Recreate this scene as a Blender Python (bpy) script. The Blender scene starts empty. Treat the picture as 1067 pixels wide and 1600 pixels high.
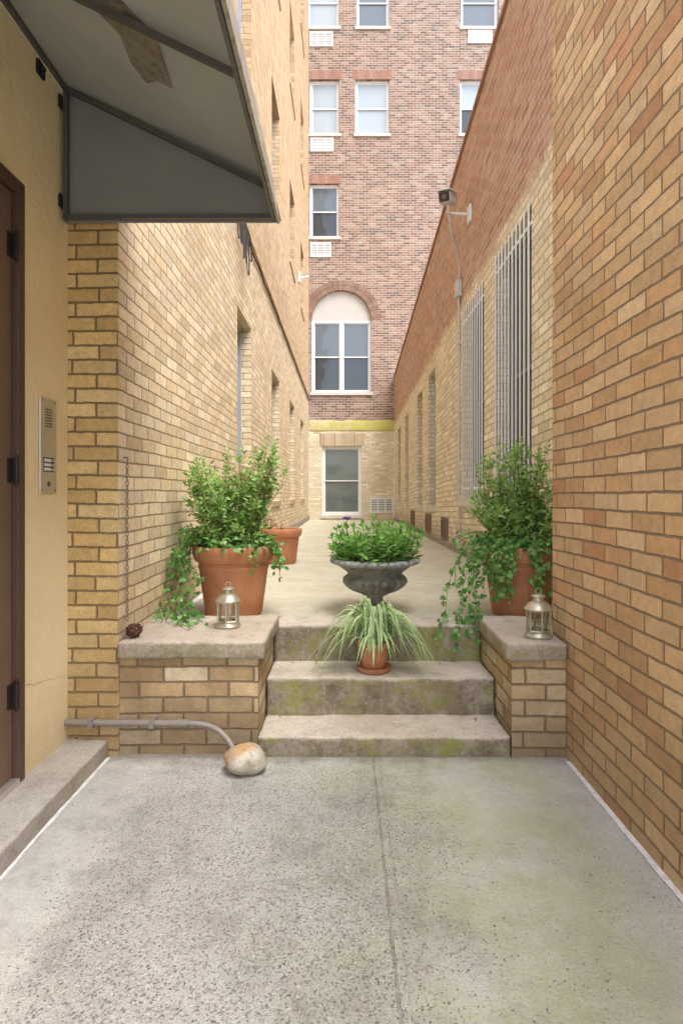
import bpy, bmesh, math, random
from mathutils import Vector, noise, Matrix
R = random.Random(11)
sc = bpy.context.scene; COL = sc.collection
F = 900.0; CX = 539.0; CY = 773.0; CH = 1.3
PI = math.pi
def P(px, py, D): return Vector(((px-CX)*D/F, D, CH-(py-CY)*D/F))

# ------------------------------------------------------------------ materials
class NB:
    def __init__(s, name):
        s.m = bpy.data.materials.new(name); s.m.use_nodes = True
        s.t = s.m.node_tree; s.t.nodes.clear()
        s.out = s.n('ShaderNodeOutputMaterial')
    def n(s, t, **k):
        nd = s.t.nodes.new(t)
        for a, v in k.items(): setattr(nd, a, v)
        return nd
    def put(s, sock, v):
        if isinstance(v, bpy.types.NodeSocket): s.t.links.new(v, sock)
        elif v is not None:
            if sock.type == 'RGBA' and len(v) == 3: v = (*v, 1)
            sock.default_value = v
    def math(s, op, a, b=None, c=None, clamp=False):
        nd = s.n('ShaderNodeMath', operation=op, use_clamp=clamp)
        s.put(nd.inputs[0], a); s.put(nd.inputs[1], b); s.put(nd.inputs[2], c)
        return nd.outputs[0]
    def mix(s, f, a, b, blend='MIX'):
        nd = s.n('ShaderNodeMix', data_type='RGBA', blend_type=blend)
        s.put(nd.inputs[0], f); s.put(nd.inputs[6], a); s.put(nd.inputs[7], b)
        return nd.outputs[2]
    def fmix(s, f, a, b):
        nd = s.n('ShaderNodeMix', data_type='FLOAT')
        s.put(nd.inputs[0], f); s.put(nd.inputs[2], a); s.put(nd.inputs[3], b)
        return nd.outputs[0]
    def ramp(s, f, stops, interp='LINEAR'):
        nd = s.n('ShaderNodeValToRGB'); cr = nd.color_ramp; cr.interpolation = interp
        while len(cr.elements) < len(stops): cr.elements.new(0.5)
        for e, (p, c) in zip(cr.elements, stops):
            e.position = p; e.color = (*c, 1) if len(c) == 3 else c
        s.put(nd.inputs[0], f); return nd.outputs[0]
    def noise(s, v, scale, detail=3, rough=0.55):
        nd = s.n('ShaderNodeTexNoise'); s.put(nd.inputs['Vector'], v)
        nd.inputs['Scale'].default_value = scale; nd.inputs['Detail'].default_value = min(detail, 4)
        nd.inputs['Roughness'].default_value = rough
        return nd.outputs[0]
    def voro(s, v, scale, feature='F1'):
        nd = s.n('ShaderNodeTexVoronoi', feature=feature); s.put(nd.inputs['Vector'], v)
        nd.inputs['Scale'].default_value = scale
        return nd
    def sm(s, x, a, b, lo=0.0, hi=1.0):
        nd = s.n('ShaderNodeMapRange', interpolation_type='SMOOTHSTEP')
        s.put(nd.inputs[0], x)
        nd.inputs[1].default_value = a; nd.inputs[2].default_value = b
        nd.inputs[3].default_value = lo; nd.inputs[4].default_value = hi
        return nd.outputs[0]
    def geo(s):
        if not hasattr(s, '_g'): s._g = s.n('ShaderNodeNewGeometry')
        return s._g
    def pos(s): return s.geo().outputs['Position']
    def sep(s, v):
        nd = s.n('ShaderNodeSeparateXYZ'); s.put(nd.inputs[0], v); return nd.outputs
    def comb(s, x, y, z):
        nd = s.n('ShaderNodeCombineXYZ')
        for i, q in enumerate((x, y, z)): s.put(nd.inputs[i], q)
        return nd.outputs[0]
    def scalev(s, v, k):
        nd = s.n('ShaderNodeVectorMath', operation='MULTIPLY'); s.put(nd.inputs[0], v)
        nd.inputs[1].default_value = k; return nd.outputs[0]
    def bump(s, h, strength=0.5, dist=0.01):
        nd = s.n('ShaderNodeBump'); s.put(nd.inputs['Height'], h)
        nd.inputs['Strength'].default_value = strength; nd.inputs['Distance'].default_value = dist
        return nd.outputs[0]
    def pbr(s, color, rough=0.8, normal=None, spec=0.3, metal=0.0, translucent=None):
        b = s.n('ShaderNodeBsdfPrincipled')
        s.put(b.inputs['Base Color'], color); s.put(b.inputs['Roughness'], rough)
        b.inputs['Specular IOR Level'].default_value = spec; b.inputs['Metallic'].default_value = metal
        if normal is not None: s.put(b.inputs['Normal'], normal)
        sh = b.outputs[0]
        if translucent:
            t = s.n('ShaderNodeBsdfTranslucent'); s.put(t.inputs[0], color)
            mx = s.n('ShaderNodeMixShader'); mx.inputs[0].default_value = translucent
            s.t.links.new(sh, mx.inputs[1]); s.t.links.new(t.outputs[0], mx.inputs[2]); sh = mx.outputs[0]
        s.t.links.new(sh, s.out.inputs[0]); return s.m

def pal(cols):
    n = len(cols); return [(i/n, c) for i, c in enumerate(cols)]

def brick_mat(name, L, H, mort, A, mA, B=None, mB=None, split=3.5, slope=0.0, sw=0.08, seed=0.0,
              bump=0.6, stain=0.35, wob=0.004, foot=None, grime=(0.10, 0.075, 0.05), tilt=0.0, soft=0.001, jitter=0.28):
    s = NB(name); p = s.pos(); x, y, z = s.sep(p)
    nx = s.sep(s.geo().outputs['True Normal'])[0]
    side = s.math('GREATER_THAN', s.math('ABSOLUTE', nx), 0.5)
    u = s.fmix(side, x, y)
    w = s.n('ShaderNodeTexNoise'); s.put(w.inputs['Vector'], p); w.inputs['Scale'].default_value = 22; w.inputs['Detail'].default_value = 1
    wr, wg, wb = s.sep(w.outputs['Color'])
    w2 = s.noise(p, 1.7, 0)
    u2 = s.math('ADD', u, s.math('MULTIPLY_ADD', wr, wob*2, -wob))
    v2 = s.math('ADD', z, s.math('MULTIPLY_ADD', wg, wob*2, -wob))
    v2 = s.math('ADD', v2, s.math('MULTIPLY_ADD', w2, 0.02, 5.003))
    if tilt: v2 = s.math('ADD', v2, s.math('MULTIPLY', y, tilt))
    vr = s.math('DIVIDE', v2, H); row = s.math('FLOOR', vr); fv = s.math('FRACT', vr)
    rr = s.n('ShaderNodeTexWhiteNoise', noise_dimensions='1D'); s.put(rr.inputs['W'], s.math('ADD', row, seed))
    uo = s.math('ADD', s.math('DIVIDE', u2, L), s.math('MULTIPLY', s.math('FLOORED_MODULO', row, 2.0), 0.5))
    uo = s.math('ADD', uo, s.math('MULTIPLY_ADD', rr.outputs[0], 0.12, 40.0))
    cell = s.math('FLOOR', uo); fu = s.math('FRACT', uo)
    du = s.math('MULTIPLY', s.math('MINIMUM', fu, s.math('SUBTRACT', 1.0, fu)), L)
    dv = s.math('MULTIPLY', s.math('MINIMUM', fv, s.math('SUBTRACT', 1.0, fv)), H)
    d = s.math('SMOOTH_MIN', du, dv, 0.004)
    mask = s.sm(d, mort/2-soft-0.001, mort/2+soft)
    wn = s.n('ShaderNodeTexWhiteNoise', noise_dimensions='3D'); s.put(wn.inputs['Vector'], s.comb(cell, row, seed))
    val = wn.outputs[0]; r2, g2, b2 = s.sep(wn.outputs[1])
    colA = s.ramp(val, pal(A), 'CONSTANT'); mortc = mA
    if B:
        colB = s.ramp(val, pal(B), 'CONSTANT')
        zz = s.math('ADD', z, s.math('MULTIPLY', y, slope))
        zz = s.math('ADD', zz, s.math('MULTIPLY_ADD', wb, 0.3, -0.15))
        f = s.sm(zz, split-sw, split+sw)
        colA = s.mix(f, colA, colB); mortc = s.mix(f, mA, mB)
    # brightness per brick, fine grain, blotches
    jit = s.math('MULTIPLY_ADD', g2, jitter, 1-jitter/2)
    grn = s.noise(p, 150, 2, 0.8)
    gr = s.math('MULTIPLY_ADD', grn, 0.9, 0.55)
    bln = s.noise(p, 28, 2)
    bl = s.math('MULTIPLY_ADD', bln, 0.5, 0.75)
    k = s.math('MULTIPLY', s.math('MULTIPLY', jit, gr), bl)
    colA = s.mix(1.0, colA, s.comb(k, k, k), 'MULTIPLY')
    mortc = s.mix(1.0, mortc, s.comb(bl, bl, bl), 'MULTIPLY')
    col = s.mix(mask, mortc, colA)
    st = s.sm(s.noise(s.scalev(p, (1.3, 1.3, 0.45)), 1.6, 4, 0.7), 0.5, 0.78)
    col = s.mix(s.math('MULTIPLY', st, stain), col, grime)
    if foot:
        ff = s.sm(s.math('ADD', z, s.math('MULTIPLY_ADD', s.noise(p, 4, 3), 0.7, -0.35)), foot[0], foot[1], 1, 0)
        col = s.mix(s.math('MULTIPLY', ff, foot[2]), col, grime)
    h = s.math('ADD', mask, s.math('MULTIPLY', grn, 0.32))
    h = s.math('ADD', h, s.math('MULTIPLY', b2, 0.25))
    h = s.math('ADD', h, s.math('MULTIPLY', bln, 0.3))
    return s.pbr(col, 0.85, s.bump(h, bump, 0.009), 0.25)

def island_mat(name, cols, rough=0.8, transl=None, grain=60, spec=0.3, bumpd=0.003):
    s = NB(name); rnd = s.geo().outputs['Random Per Island']
    c = s.ramp(rnd, [(i/(len(cols)-1), q) for i, q in enumerate(cols)])
    g = s.math('MULTIPLY_ADD', s.noise(s.pos(), grain, 2), 0.5, 0.75)
    c = s.mix(1.0, c, s.comb(g, g, g), 'MULTIPLY')
    nrm = s.bump(s.noise(s.pos(), grain, 2), 0.3, bumpd) if bumpd else None
    return s.pbr(c, rough, nrm, spec, 0, transl)

def plain_mat(name, col, rough=0.5, metal=0.0, spec=0.4, var=0.25, scale=14, bumpd=0.0, col2=None):
    s = NB(name); p = s.pos()
    n1 = s.noise(p, scale, 4, 0.65)
    if col2: c = s.mix(s.sm(n1, 0.42, 0.68), col, col2)
    else:
        k = s.math('MULTIPLY_ADD', n1, 2*var, 1-var); c = s.mix(1.0, col, s.comb(k, k, k), 'MULTIPLY')
    ro = s.math('MULTIPLY_ADD', s.noise(p, scale*3, 2), 0.2, rough-0.1, clamp=True)
    return s.pbr(c, ro, s.bump(s.noise(p, scale*5, 3), 0.4, bumpd) if bumpd else None, spec, metal)

def concrete_mat(name, base, alt, moss=0.0, dark=0.3, speck=0.5, mosscol=(0.27, 0.275, 0.075), bumpd=0.005, mossscale=5.0, risers=0.55):
    s = NB(name); p = s.pos(); x, y, z = s.sep(p)
    n1 = s.noise(p, 2.6, 4, 0.65); n2 = s.noise(p, 45, 3, 0.75); n3 = s.noise(p, 9, 4, 0.7)
    c = s.mix(s.sm(n1, 0.35, 0.68), base, alt)
    c = s.mix(s.math('MULTIPLY', s.sm(s.math('ADD', n3, s.math('MULTIPLY_ADD', n2, 0.4, -0.2)), 0.46, 0.80), dark), c, (0.18, 0.15, 0.11))
    v = s.voro(p, 150); vr = s.sep(v.outputs['Color'])
    peb = s.math('MULTIPLY', s.sm(v.outputs['Distance'], 0.28, 0.42, 1, 0), s.math('GREATER_THAN', vr[0], 0.5))
    pc = s.ramp(vr[1], [(0, (0.08, 0.065, 0.055)), (0.4, (0.25, 0.19, 0.14)), (0.7, (0.42, 0.36, 0.29)), (1, (0.70, 0.64, 0.56))])
    c = s.mix(s.math('MULTIPLY', peb, speck), c, pc)
    g = s.math('MULTIPLY_ADD', n2, 0.7, 0.65); c = s.mix(1.0, c, s.comb(g, g, g), 'MULTIPLY')
    nz = s.sep(s.geo().outputs['True Normal'])[2]
    up = s.math('ABSOLUTE', nz)
    if moss:
        # damp risers: brown grime, speckled, with yellow green moss over it
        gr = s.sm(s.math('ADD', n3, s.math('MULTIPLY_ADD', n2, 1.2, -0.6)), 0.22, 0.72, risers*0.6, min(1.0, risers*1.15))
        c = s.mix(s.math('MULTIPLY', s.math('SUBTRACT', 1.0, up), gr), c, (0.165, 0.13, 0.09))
        mm = s.sm(s.math('ADD', s.noise(p, mossscale, 3, 0.65), s.math('MULTIPLY_ADD', n2, 1.0, -0.5)), 0.46, 0.70)
        mm = s.math('MULTIPLY', mm, s.fmix(up, moss, moss*0.16))
        c = s.mix(mm, c, mosscol)
    h = s.math('ADD', s.math('MULTIPLY', n2, 1.2), s.math('MULTIPLY', peb, 0.3))
    return s.pbr(c, 0.85, s.bump(h, 0.7, bumpd), 0.25)

def ground_mat():
    s = NB('courtyard_concrete'); p = s.pos(); x, y, z = s.sep(p)
    big = s.noise(p, 1.5, 4, 0.65); mid = s.noise(p, 7, 4, 0.7); fine = s.noise(p, 75, 3, 0.8)
    c = s.mix(s.sm(big, 0.38, 0.64), (0.63, 0.63, 0.62), (0.53, 0.525, 0.505))
    # greenish algae film mostly to the right and the middle
    gx = s.sm(s.math('ADD', x, s.math('MULTIPLY_ADD', big, 0.9, -0.45)), -0.55, 0.15, 0.12, 1)
    al = s.math('MULTIPLY', s.math('MULTIPLY', gx, s.sm(x, 0.82, 1.10, 1, 0.1)), s.sm(s.math('ADD', s.noise(p, 2.4, 4, 0.8), s.math('MULTIPLY_ADD', fine, 0.7, -0.35)), 0.18, 0.70))
    c = s.mix(s.math('MULTIPLY', al, 0.80), c, (0.40, 0.43, 0.225))
    # worn exposed aggregate, strongest on the left and middle
    ex = s.math('ADD', s.math('MULTIPLY', s.sm(x, -1.1, -0.7), s.sm(x, -0.1, 0.6, 1, 0.2)), s.math('MULTIPLY_ADD', s.noise(p, 2.6, 4, 0.75), 1.8, -0.9))
    ex = s.math('MULTIPLY', s.sm(ex, 0.1, 1.05), s.sm(y, 2.35, 2.75, 1, 0.5))
    wv = s.n('ShaderNodeTexNoise'); s.put(wv.inputs['Vector'], p); wv.inputs['Scale'].default_value = 70; wv.inputs['Detail'].default_value = 1
    av = s.n('ShaderNodeVectorMath', operation='MULTIPLY_ADD'); s.put(av.inputs[0], wv.outputs[1]); av.inputs[1].default_value = (0.012,)*3; s.put(av.inputs[2], p)
    v = s.voro(av.outputs[0], 140); vr = s.sep(v.outputs['Color'])
    size = s.math('MULTIPLY_ADD', vr[2], 0.45, 0.12)
    peb = s.math('MULTIPLY', s.sm(s.math('SUBTRACT', v.outputs['Distance'], size), -0.10, 0.08, 1, 0), s.math('LESS_THAN', vr[0], s.math('MULTIPLY', ex, 0.92)))
    pc = s.ramp(vr[1], [(0, (0.085, 0.085, 0.095)), (0.2, (0.17, 0.175, 0.185)), (0.42, (0.26, 0.225, 0.19)), (0.6, (0.38, 0.375, 0.36)), (0.8, (0.34, 0.30, 0.25)), (1, (0.70, 0.69, 0.67))])
    c = s.mix(s.math('MULTIPLY', ex, 0.55), c, (0.35, 0.345, 0.325))
    v2 = s.voro(av.outputs[0], 300); w2 = s.sep(v2.outputs['Color'])
    peb2 = s.math('MULTIPLY', s.sm(v2.outputs['Distance'], 0.3, 0.48, 1, 0), s.math('LESS_THAN', w2[0], s.math('MULTIPLY_ADD', ex, 0.55, 0.32)))
    c = s.mix(s.math('MULTIPLY', peb2, 0.75), c, s.ramp(w2[1], [(0, (0.09, 0.088, 0.085)), (0.5, (0.30, 0.285, 0.25)), (1, (0.80, 0.79, 0.77))]))
    c = s.mix(s.math('MULTIPLY', peb, 0.8), c, pc)
    # darker weathered patches
    dk = s.math('MULTIPLY', s.sm(s.math('ADD', s.noise(p, 3.2, 4, 0.8), s.math('MULTIPLY_ADD', fine, 0.7, -0.35)), 0.44, 0.74), s.sm(x, 0.1, 0.7, 0.6, 0.3))
    c = s.mix(dk, c, (0.215, 0.205, 0.175))
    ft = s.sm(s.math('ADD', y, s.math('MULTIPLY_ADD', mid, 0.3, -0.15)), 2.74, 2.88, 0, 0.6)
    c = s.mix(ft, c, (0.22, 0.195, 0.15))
    gg = s.math('MULTIPLY_ADD', fine, 0.9, 0.55); c = s.mix(1.0, c, s.comb(gg, gg, gg), 'MULTIPLY')
    # scored joint running towards the steps, with a fainter trowel line beside it
    xw = s.math('ADD', x, s.math('MULTIPLY_ADD', mid, 0.016, -0.008))
    j1 = s.sm(s.math('ABSOLUTE', s.math('SUBTRACT', xw, 0.138)), 0.002, 0.006, 1, 0)
    j2 = s.sm(s.math('ABSOLUTE', s.math('SUBTRACT', xw, 0.168)), 0.001, 0.005, 0.4, 0)
    j = s.math('MULTIPLY', s.math('MAXIMUM', j1, j2), s.sm(mid, 0.35, 0.6, 0.25, 1))
    c = s.mix(s.math('MULTIPLY', j, 0.45), c, (0.22, 0.205, 0.13))
    h = s.math('ADD', s.math('MULTIPLY', fine, 1.0), s.math('MULTIPLY', peb2, 0.15))
    h = s.math('ADD', h, s.math('MULTIPLY', peb, 0.4)); h = s.math('SUBTRACT', h, s.math('MULTIPLY', j, 1.2))
    return s.pbr(c, 0.8, s.bump(h, 0.9, 0.006), 0.3)

def stucco_mat():
    s = NB('cream_stucco'); p = s.pos(); x, y, z = s.sep(p)
    n1 = s.noise(p, 2.0, 4, 0.65)
    c = s.mix(s.sm(n1, 0.38, 0.7), (0.91, 0.785, 0.51), (0.86, 0.71, 0.43))
    st = s.sm(s.noise(s.scalev(p, (1, 1, 0.25)), 6, 4, 0.7), 0.55, 0.8)
    c = s.mix(s.math('MULTIPLY', st, 0.25), c, (0.58, 0.42, 0.22))
    ft = s.sm(s.math('ADD', z, s.math('MULTIPLY', s.noise(p, 5, 4), 0.4)), 0.2, 0.75, 0.5, 0)
    c = s.mix(ft, c, (0.48, 0.37, 0.22))
    h = s.math('ADD', s.noise(p, 30, 3, 0.7), s.math('MULTIPLY', s.noise(p, 110, 2), 0.5))
    return s.pbr(c, 0.9, s.bump(h, 0.7, 0.009), 0.2)

def pane_mat(name, col, rough=0.06, spec=0.6):
    s = NB(name); p = s.pos()
    nr = s.bump(s.noise(p, 2.5, 1), 0.25, 0.02)
    return s.pbr(col, rough, nr, spec)

def glass_mat():
    s = NB('lantern_glass'); a = s.n('ShaderNodeBsdfTransparent'); a.inputs[0].default_value = (0.9, 0.92, 0.88, 1)
    b = s.n('ShaderNodeBsdfGlossy'); b.inputs['Roughness'].default_value = 0.08
    mx = s.n('ShaderNodeMixShader'); mx.inputs[0].default_value = 0.16
    s.t.links.new(a.outputs[0], mx.inputs[1]); s.t.links.new(b.outputs[0], mx.inputs[2]); s.t.links.new(mx.outputs[0], s.out.inputs[0])
    return s.m

def rock_mat():
    s = NB('beach_stone'); p = s.pos()
    c = s.mix(s.sm(s.noise(p, 14, 4), 0.4, 0.65), (0.54, 0.50, 0.42), (0.40, 0.36, 0.29))
    x, y, z = s.sep(p)
    f = s.math('MULTIPLY', s.sm(s.math('ADD', z, s.math('MULTIPLY_ADD', x, -0.5, s.math('MULTIPLY_ADD', s.noise(p, 13, 4), 0.26, -0.13))), 0.325, 0.385), 0.7)
    c = s.mix(f, c, (0.52, 0.28, 0.09))
    c = s.mix(s.math('MULTIPLY', s.sm(s.noise(p, 45, 4), 0.52, 0.7), 0.6), c, (0.24, 0.19, 0.13))
    return s.pbr(c, 0.75, s.bump(s.noise(p, 70, 3), 0.5, 0.005), 0.3)

def terracotta_mat():
    s = NB('terracotta'); p = s.pos()
    c = s.mix(s.sm(s.noise(p, 5, 4, 0.7), 0.38, 0.7), (0.51, 0.23, 0.115), (0.41, 0.165, 0.08))
    c = s.mix(s.math('MULTIPLY', s.sm(s.noise(s.scalev(p, (1, 1, 0.4)), 14, 4, 0.7), 0.54, 0.78), 0.5), c, (0.60, 0.41, 0.29))
    return s.pbr(c, 0.75, s.bump(s.noise(p, 90, 3), 0.3, 0.003), 0.3)

def stain_yellow():
    s = NB('yellow_stained_band'); p = s.pos(); x, y, z = s.sep(p)
    n = s.noise(p, 2.6, 4, 0.75)
    c = s.mix(s.sm(s.math('ADD', n, s.math('MULTIPLY', s.sm(x, -0.6, 1.2), 0.14)), 0.42, 0.66), (0.62, 0.55, 0.33), (0.54, 0.52, 0.14))
    c = s.mix(s.math('MULTIPLY', s.sm(s.noise(p, 14, 4), 0.48, 0.72), 0.6), c, (0.36, 0.33, 0.13))
    return s.pbr(c, 0.85, s.bump(s.noise(p, 40, 3), 0.4, 0.006), 0.2)

Mt = {}
Mt['near'] = brick_mat('orange_brick', 0.222, 0.0735, 0.0095,
    [(0.66, 0.45, 0.26), (0.625, 0.405, 0.22), (0.68, 0.475, 0.28), (0.60, 0.375, 0.20), (0.65, 0.435, 0.245), (0.67, 0.465, 0.27), (0.54, 0.30, 0.165), (0.65, 0.445, 0.255), (0.61, 0.39, 0.21), (0.69, 0.495, 0.30), (0.64, 0.43, 0.24), (0.58, 0.355, 0.195)],
    (0.285, 0.215, 0.145), stain=0.14, foot=(0.15, 1.0, 0.42), grime=(0.23, 0.16, 0.10), bump=1.0, jitter=0.26)
Mt['pier'] = brick_mat('shade_toned_ochre_brick', 0.222, 0.072, 0.011,  # corner face palette deepened: shade under the awning is put into the brick colour
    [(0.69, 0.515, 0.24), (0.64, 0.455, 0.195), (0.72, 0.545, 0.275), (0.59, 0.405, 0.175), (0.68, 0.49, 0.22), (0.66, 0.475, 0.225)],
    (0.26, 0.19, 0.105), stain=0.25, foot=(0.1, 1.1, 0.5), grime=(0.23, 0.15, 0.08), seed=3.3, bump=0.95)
Mt['left'] = brick_mat('tan_brick', 0.222, 0.072, 0.0095,
    [(0.81, 0.67, 0.465), (0.78, 0.63, 0.415), (0.84, 0.705, 0.505), (0.74, 0.58, 0.36), (0.80, 0.655, 0.44), (0.79, 0.645, 0.44)],
    (0.41, 0.31, 0.19),
    [(0.63, 0.45, 0.265), (0.59, 0.41, 0.235), (0.65, 0.47, 0.29), (0.55, 0.375, 0.21)], (0.45, 0.33, 0.20),
    split=4.2, sw=0.03, stain=0.16, foot=(0.5, 1.1, 0.35), grime=(0.36, 0.25, 0.14), seed=7.1, bump=0.95)
Mt['right'] = brick_mat('painted_and_red_brick', 0.23, 0.077, 0.0135,
    [(0.80, 0.72, 0.55), (0.76, 0.67, 0.49), (0.83, 0.76, 0.59), (0.72, 0.62, 0.43), (0.79, 0.70, 0.515)], (0.50, 0.415, 0.295),
    [(0.47, 0.27, 0.19), (0.44, 0.245, 0.17), (0.51, 0.31, 0.225), (0.53, 0.355, 0.265), (0.46, 0.26, 0.185), (0.41, 0.22, 0.155), (0.49, 0.295, 0.215)], (0.68, 0.59, 0.49),
    split=4.05, slope=0.03, sw=0.1, stain=0.12, foot=(0.6, 1.0, 0.4), grime=(0.30, 0.22, 0.14), seed=1.7, tilt=0.03, bump=0.9, jitter=0.24)
Mt['far'] = brick_mat('red_brown_brick', 0.215, 0.074, 0.0145,
    [(0.69, 0.62, 0.455), (0.73, 0.66, 0.495), (0.65, 0.57, 0.405)], (0.54, 0.46, 0.325),
    [(0.295, 0.195, 0.148), (0.25, 0.155, 0.115), (0.335, 0.235, 0.18), (0.215, 0.135, 0.105), (0.33, 0.255, 0.205), (0.28, 0.175, 0.13), (0.17, 0.125, 0.105)], (0.50, 0.45, 0.395),
    split=3.42, sw=0.02, stain=0.1, seed=5.9, soft=0.004, grime=(0.15, 0.11, 0.08))
Mt['low'] = brick_mat('low_wall_brick', 0.225, 0.079, 0.011,
    [(0.63, 0.495, 0.31), (0.56, 0.415, 0.235), (0.70, 0.575, 0.40), (0.47, 0.32, 0.175), (0.60, 0.455, 0.265), (0.53, 0.385, 0.21)],
    (0.29, 0.22, 0.14), stain=0.4, foot=(0.0, 0.5, 0.7), grime=(0.18, 0.125, 0.075), seed=9.4, bump=1.0, jitter=0.36)
Mt['ground'] = ground_mat()
Mt['landing'] = concrete_mat('passage_concrete', (0.57, 0.545, 0.425), (0.49, 0.465, 0.34), 0.9, 0.3, 0.3, (0.42, 0.42, 0.18))
Mt['step'] = concrete_mat('step_concrete', (0.61, 0.55, 0.465), (0.52, 0.455, 0.37), 0.8, 0.5, 0.85, risers=0.9)
Mt['coping'] = concrete_mat('coping_concrete', (0.60, 0.53, 0.445), (0.51, 0.435, 0.35), 0.5, 0.5, 0.9, risers=0.6)
Mt['curb'] = concrete_mat('curb_concrete', (0.53, 0.505, 0.47), (0.44, 0.41, 0.37), 0.2, 0.45, 0.5, risers=0.45)
Mt['line'] = plain_mat('white_edge_paint', (0.82, 0.82, 0.82), 0.7, var=0.2, scale=25, col2=(0.62, 0.60, 0.56))
Mt['stucco'] = stucco_mat()
Mt['door'] = plain_mat('brown_door_paint', (0.17, 0.11, 0.08), 0.45, var=0.2, scale=6)
Mt['doorframe'] = plain_mat('dark_frame_paint', (0.10, 0.058, 0.042), 0.5, var=0.2)
Mt['black'] = plain_mat('black_metal', (0.03, 0.026, 0.024), 0.5, 0.3)
Mt['darkmetal'] = plain_mat('dark_grey_metal', (0.13, 0.13, 0.13), 0.5, 0.4)
Mt['steel'] = plain_mat('brushed_steel', (0.66, 0.63, 0.56), 0.42, 0.7, var=0.15, scale=30)
Mt['canvas'] = plain_mat('grey_awning_sheet', (0.41, 0.425, 0.41), 0.5, 0.0, var=0.2, scale=3)
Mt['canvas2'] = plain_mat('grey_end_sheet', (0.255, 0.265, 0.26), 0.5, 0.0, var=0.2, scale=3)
Mt['valance'] = plain_mat('weathered_valance', (0.40, 0.38, 0.33), 0.6, 0.1, var=0.3, scale=20, col2=(0.22, 0.19, 0.145))
Mt['tape'] = plain_mat('worn_tape', (0.285, 0.25, 0.21), 0.35, 0.0, var=0.3, scale=26, bumpd=0.008, col2=(0.16, 0.135, 0.11))
Mt['white'] = plain_mat('white_metal', (0.78, 0.79, 0.79), 0.4, 0.0, var=0.08)
Mt['bars'] = plain_mat('pale_bar_paint', (0.80, 0.81, 0.81), 0.45, 0.0, var=0.12)
Mt['framegrey'] = plain_mat('window_frame_paint', (0.38, 0.42, 0.46), 0.45, 0.0, var=0.1)
Mt['framedark'] = plain_mat('dull_window_frame', (0.24, 0.265, 0.28), 0.6, 0.0, var=0.1)
Mt['sill'] = plain_mat('pale_stone_sill', (0.60, 0.57, 0.51), 0.8, var=0.2)
Mt['tansill'] = plain_mat('tan_stone_sill', (0.50, 0.39, 0.25), 0.8, var=0.2)
Mt['pane'] = pane_mat('window_glass', (0.13, 0.16, 0.185))
Mt['panedark'] = pane_mat('dark_window_glass', (0.045, 0.055, 0.062))
Mt['panedull'] = pane_mat('dusty_window_glass', (0.085, 0.105, 0.12), 0.35, 0.15)
Mt['panelight'] = pane_mat('pale_blind_behind_glass', (0.37, 0.43, 0.47))
Mt['panegreen'] = pane_mat('drawn_blind_behind_glass', (0.13, 0.155, 0.145))
Mt['cream'] = plain_mat('pale_render', (0.52, 0.505, 0.465), 0.85, var=0.12, scale=4)
Mt['redlintel'] = island_mat('lintel_brick', [(0.28, 0.145, 0.112), (0.345, 0.19, 0.145), (0.31, 0.165, 0.125), (0.375, 0.23, 0.175)], 0.85, bumpd=0.004)
Mt['archbrick'] = island_mat('arch_brick', [(0.21, 0.13, 0.095), (0.28, 0.18, 0.135), (0.245, 0.15, 0.112), (0.32, 0.225, 0.17)], 0.85, bumpd=0.004)
Mt['creamlintel'] = island_mat('painted_lintel_brick', [(0.40, 0.30, 0.19), (0.53, 0.43, 0.30), (0.35, 0.255, 0.165), (0.58, 0.49, 0.345)], 0.85, bumpd=0.004)
Mt['cap'] = plain_mat('parapet_tile', (0.33, 0.20, 0.145), 0.8, var=0.3, scale=6)
Mt['yellow'] = stain_yellow()
Mt['terra'] = terracotta_mat()
Mt['soil'] = plain_mat('potting_soil', (0.06, 0.042, 0.03), 0.95, var=0.5, scale=60, bumpd=0.01)
Mt['shrub'] = island_mat('shrub_leaf', [(0.13, 0.28, 0.055), (0.24, 0.43, 0.085), (0.36, 0.55, 0.15), (0.56, 0.70, 0.33), (0.18, 0.35, 0.07), (0.30, 0.50, 0.11)], 0.4, 0.35, 30, 0.45, 0)
Mt['ivy'] = island_mat('ivy_leaf', [(0.05, 0.16, 0.03), (0.10, 0.26, 0.05), (0.18, 0.38, 0.08), (0.08, 0.22, 0.045), (0.32, 0.50, 0.15)], 0.32, 0.25, 40, 0.5, 0)
Mt['fresh'] = island_mat('fresh_leaf', [(0.10, 0.27, 0.035), (0.20, 0.43, 0.065), (0.14, 0.34, 0.055), (0.32, 0.56, 0.14)], 0.38, 0.35, 40, 0.45, 0)
Mt['spidergreen'] = island_mat('striped_leaf_green', [(0.14, 0.33, 0.055), (0.24, 0.45, 0.10), (0.18, 0.38, 0.075)], 0.4, 0.25, 30, 0.45, 0)
Mt['spidercream'] = island_mat('striped_leaf_cream', [(0.62, 0.74, 0.42), (0.76, 0.82, 0.56)], 0.4, 0.25, 30, 0.45, 0)
Mt['dry'] = island_mat('dry_leaf', [(0.34, 0.17, 0.07), (0.48, 0.28, 0.11), (0.25, 0.13, 0.06)], 0.8, 0.2, 30, 0.2, 0)
Mt['violet'] = plain_mat('violet_petal', (0.18, 0.035, 0.25), 0.5)
Mt['stem'] = plain_mat('plant_stem', (0.15, 0.115, 0.05), 0.8)
Mt['crack'] = plain_mat('crack_shadow', (0.30, 0.22, 0.12), 0.9)
Mt['greenstem'] = plain_mat('green_stem', (0.12, 0.21, 0.05), 0.7)
Mt['urn'] = plain_mat('weathered_urn', (0.245, 0.25, 0.21), 0.6, 0.1, var=0.4, scale=12, bumpd=0.006, col2=(0.11, 0.11, 0.088))
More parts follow.
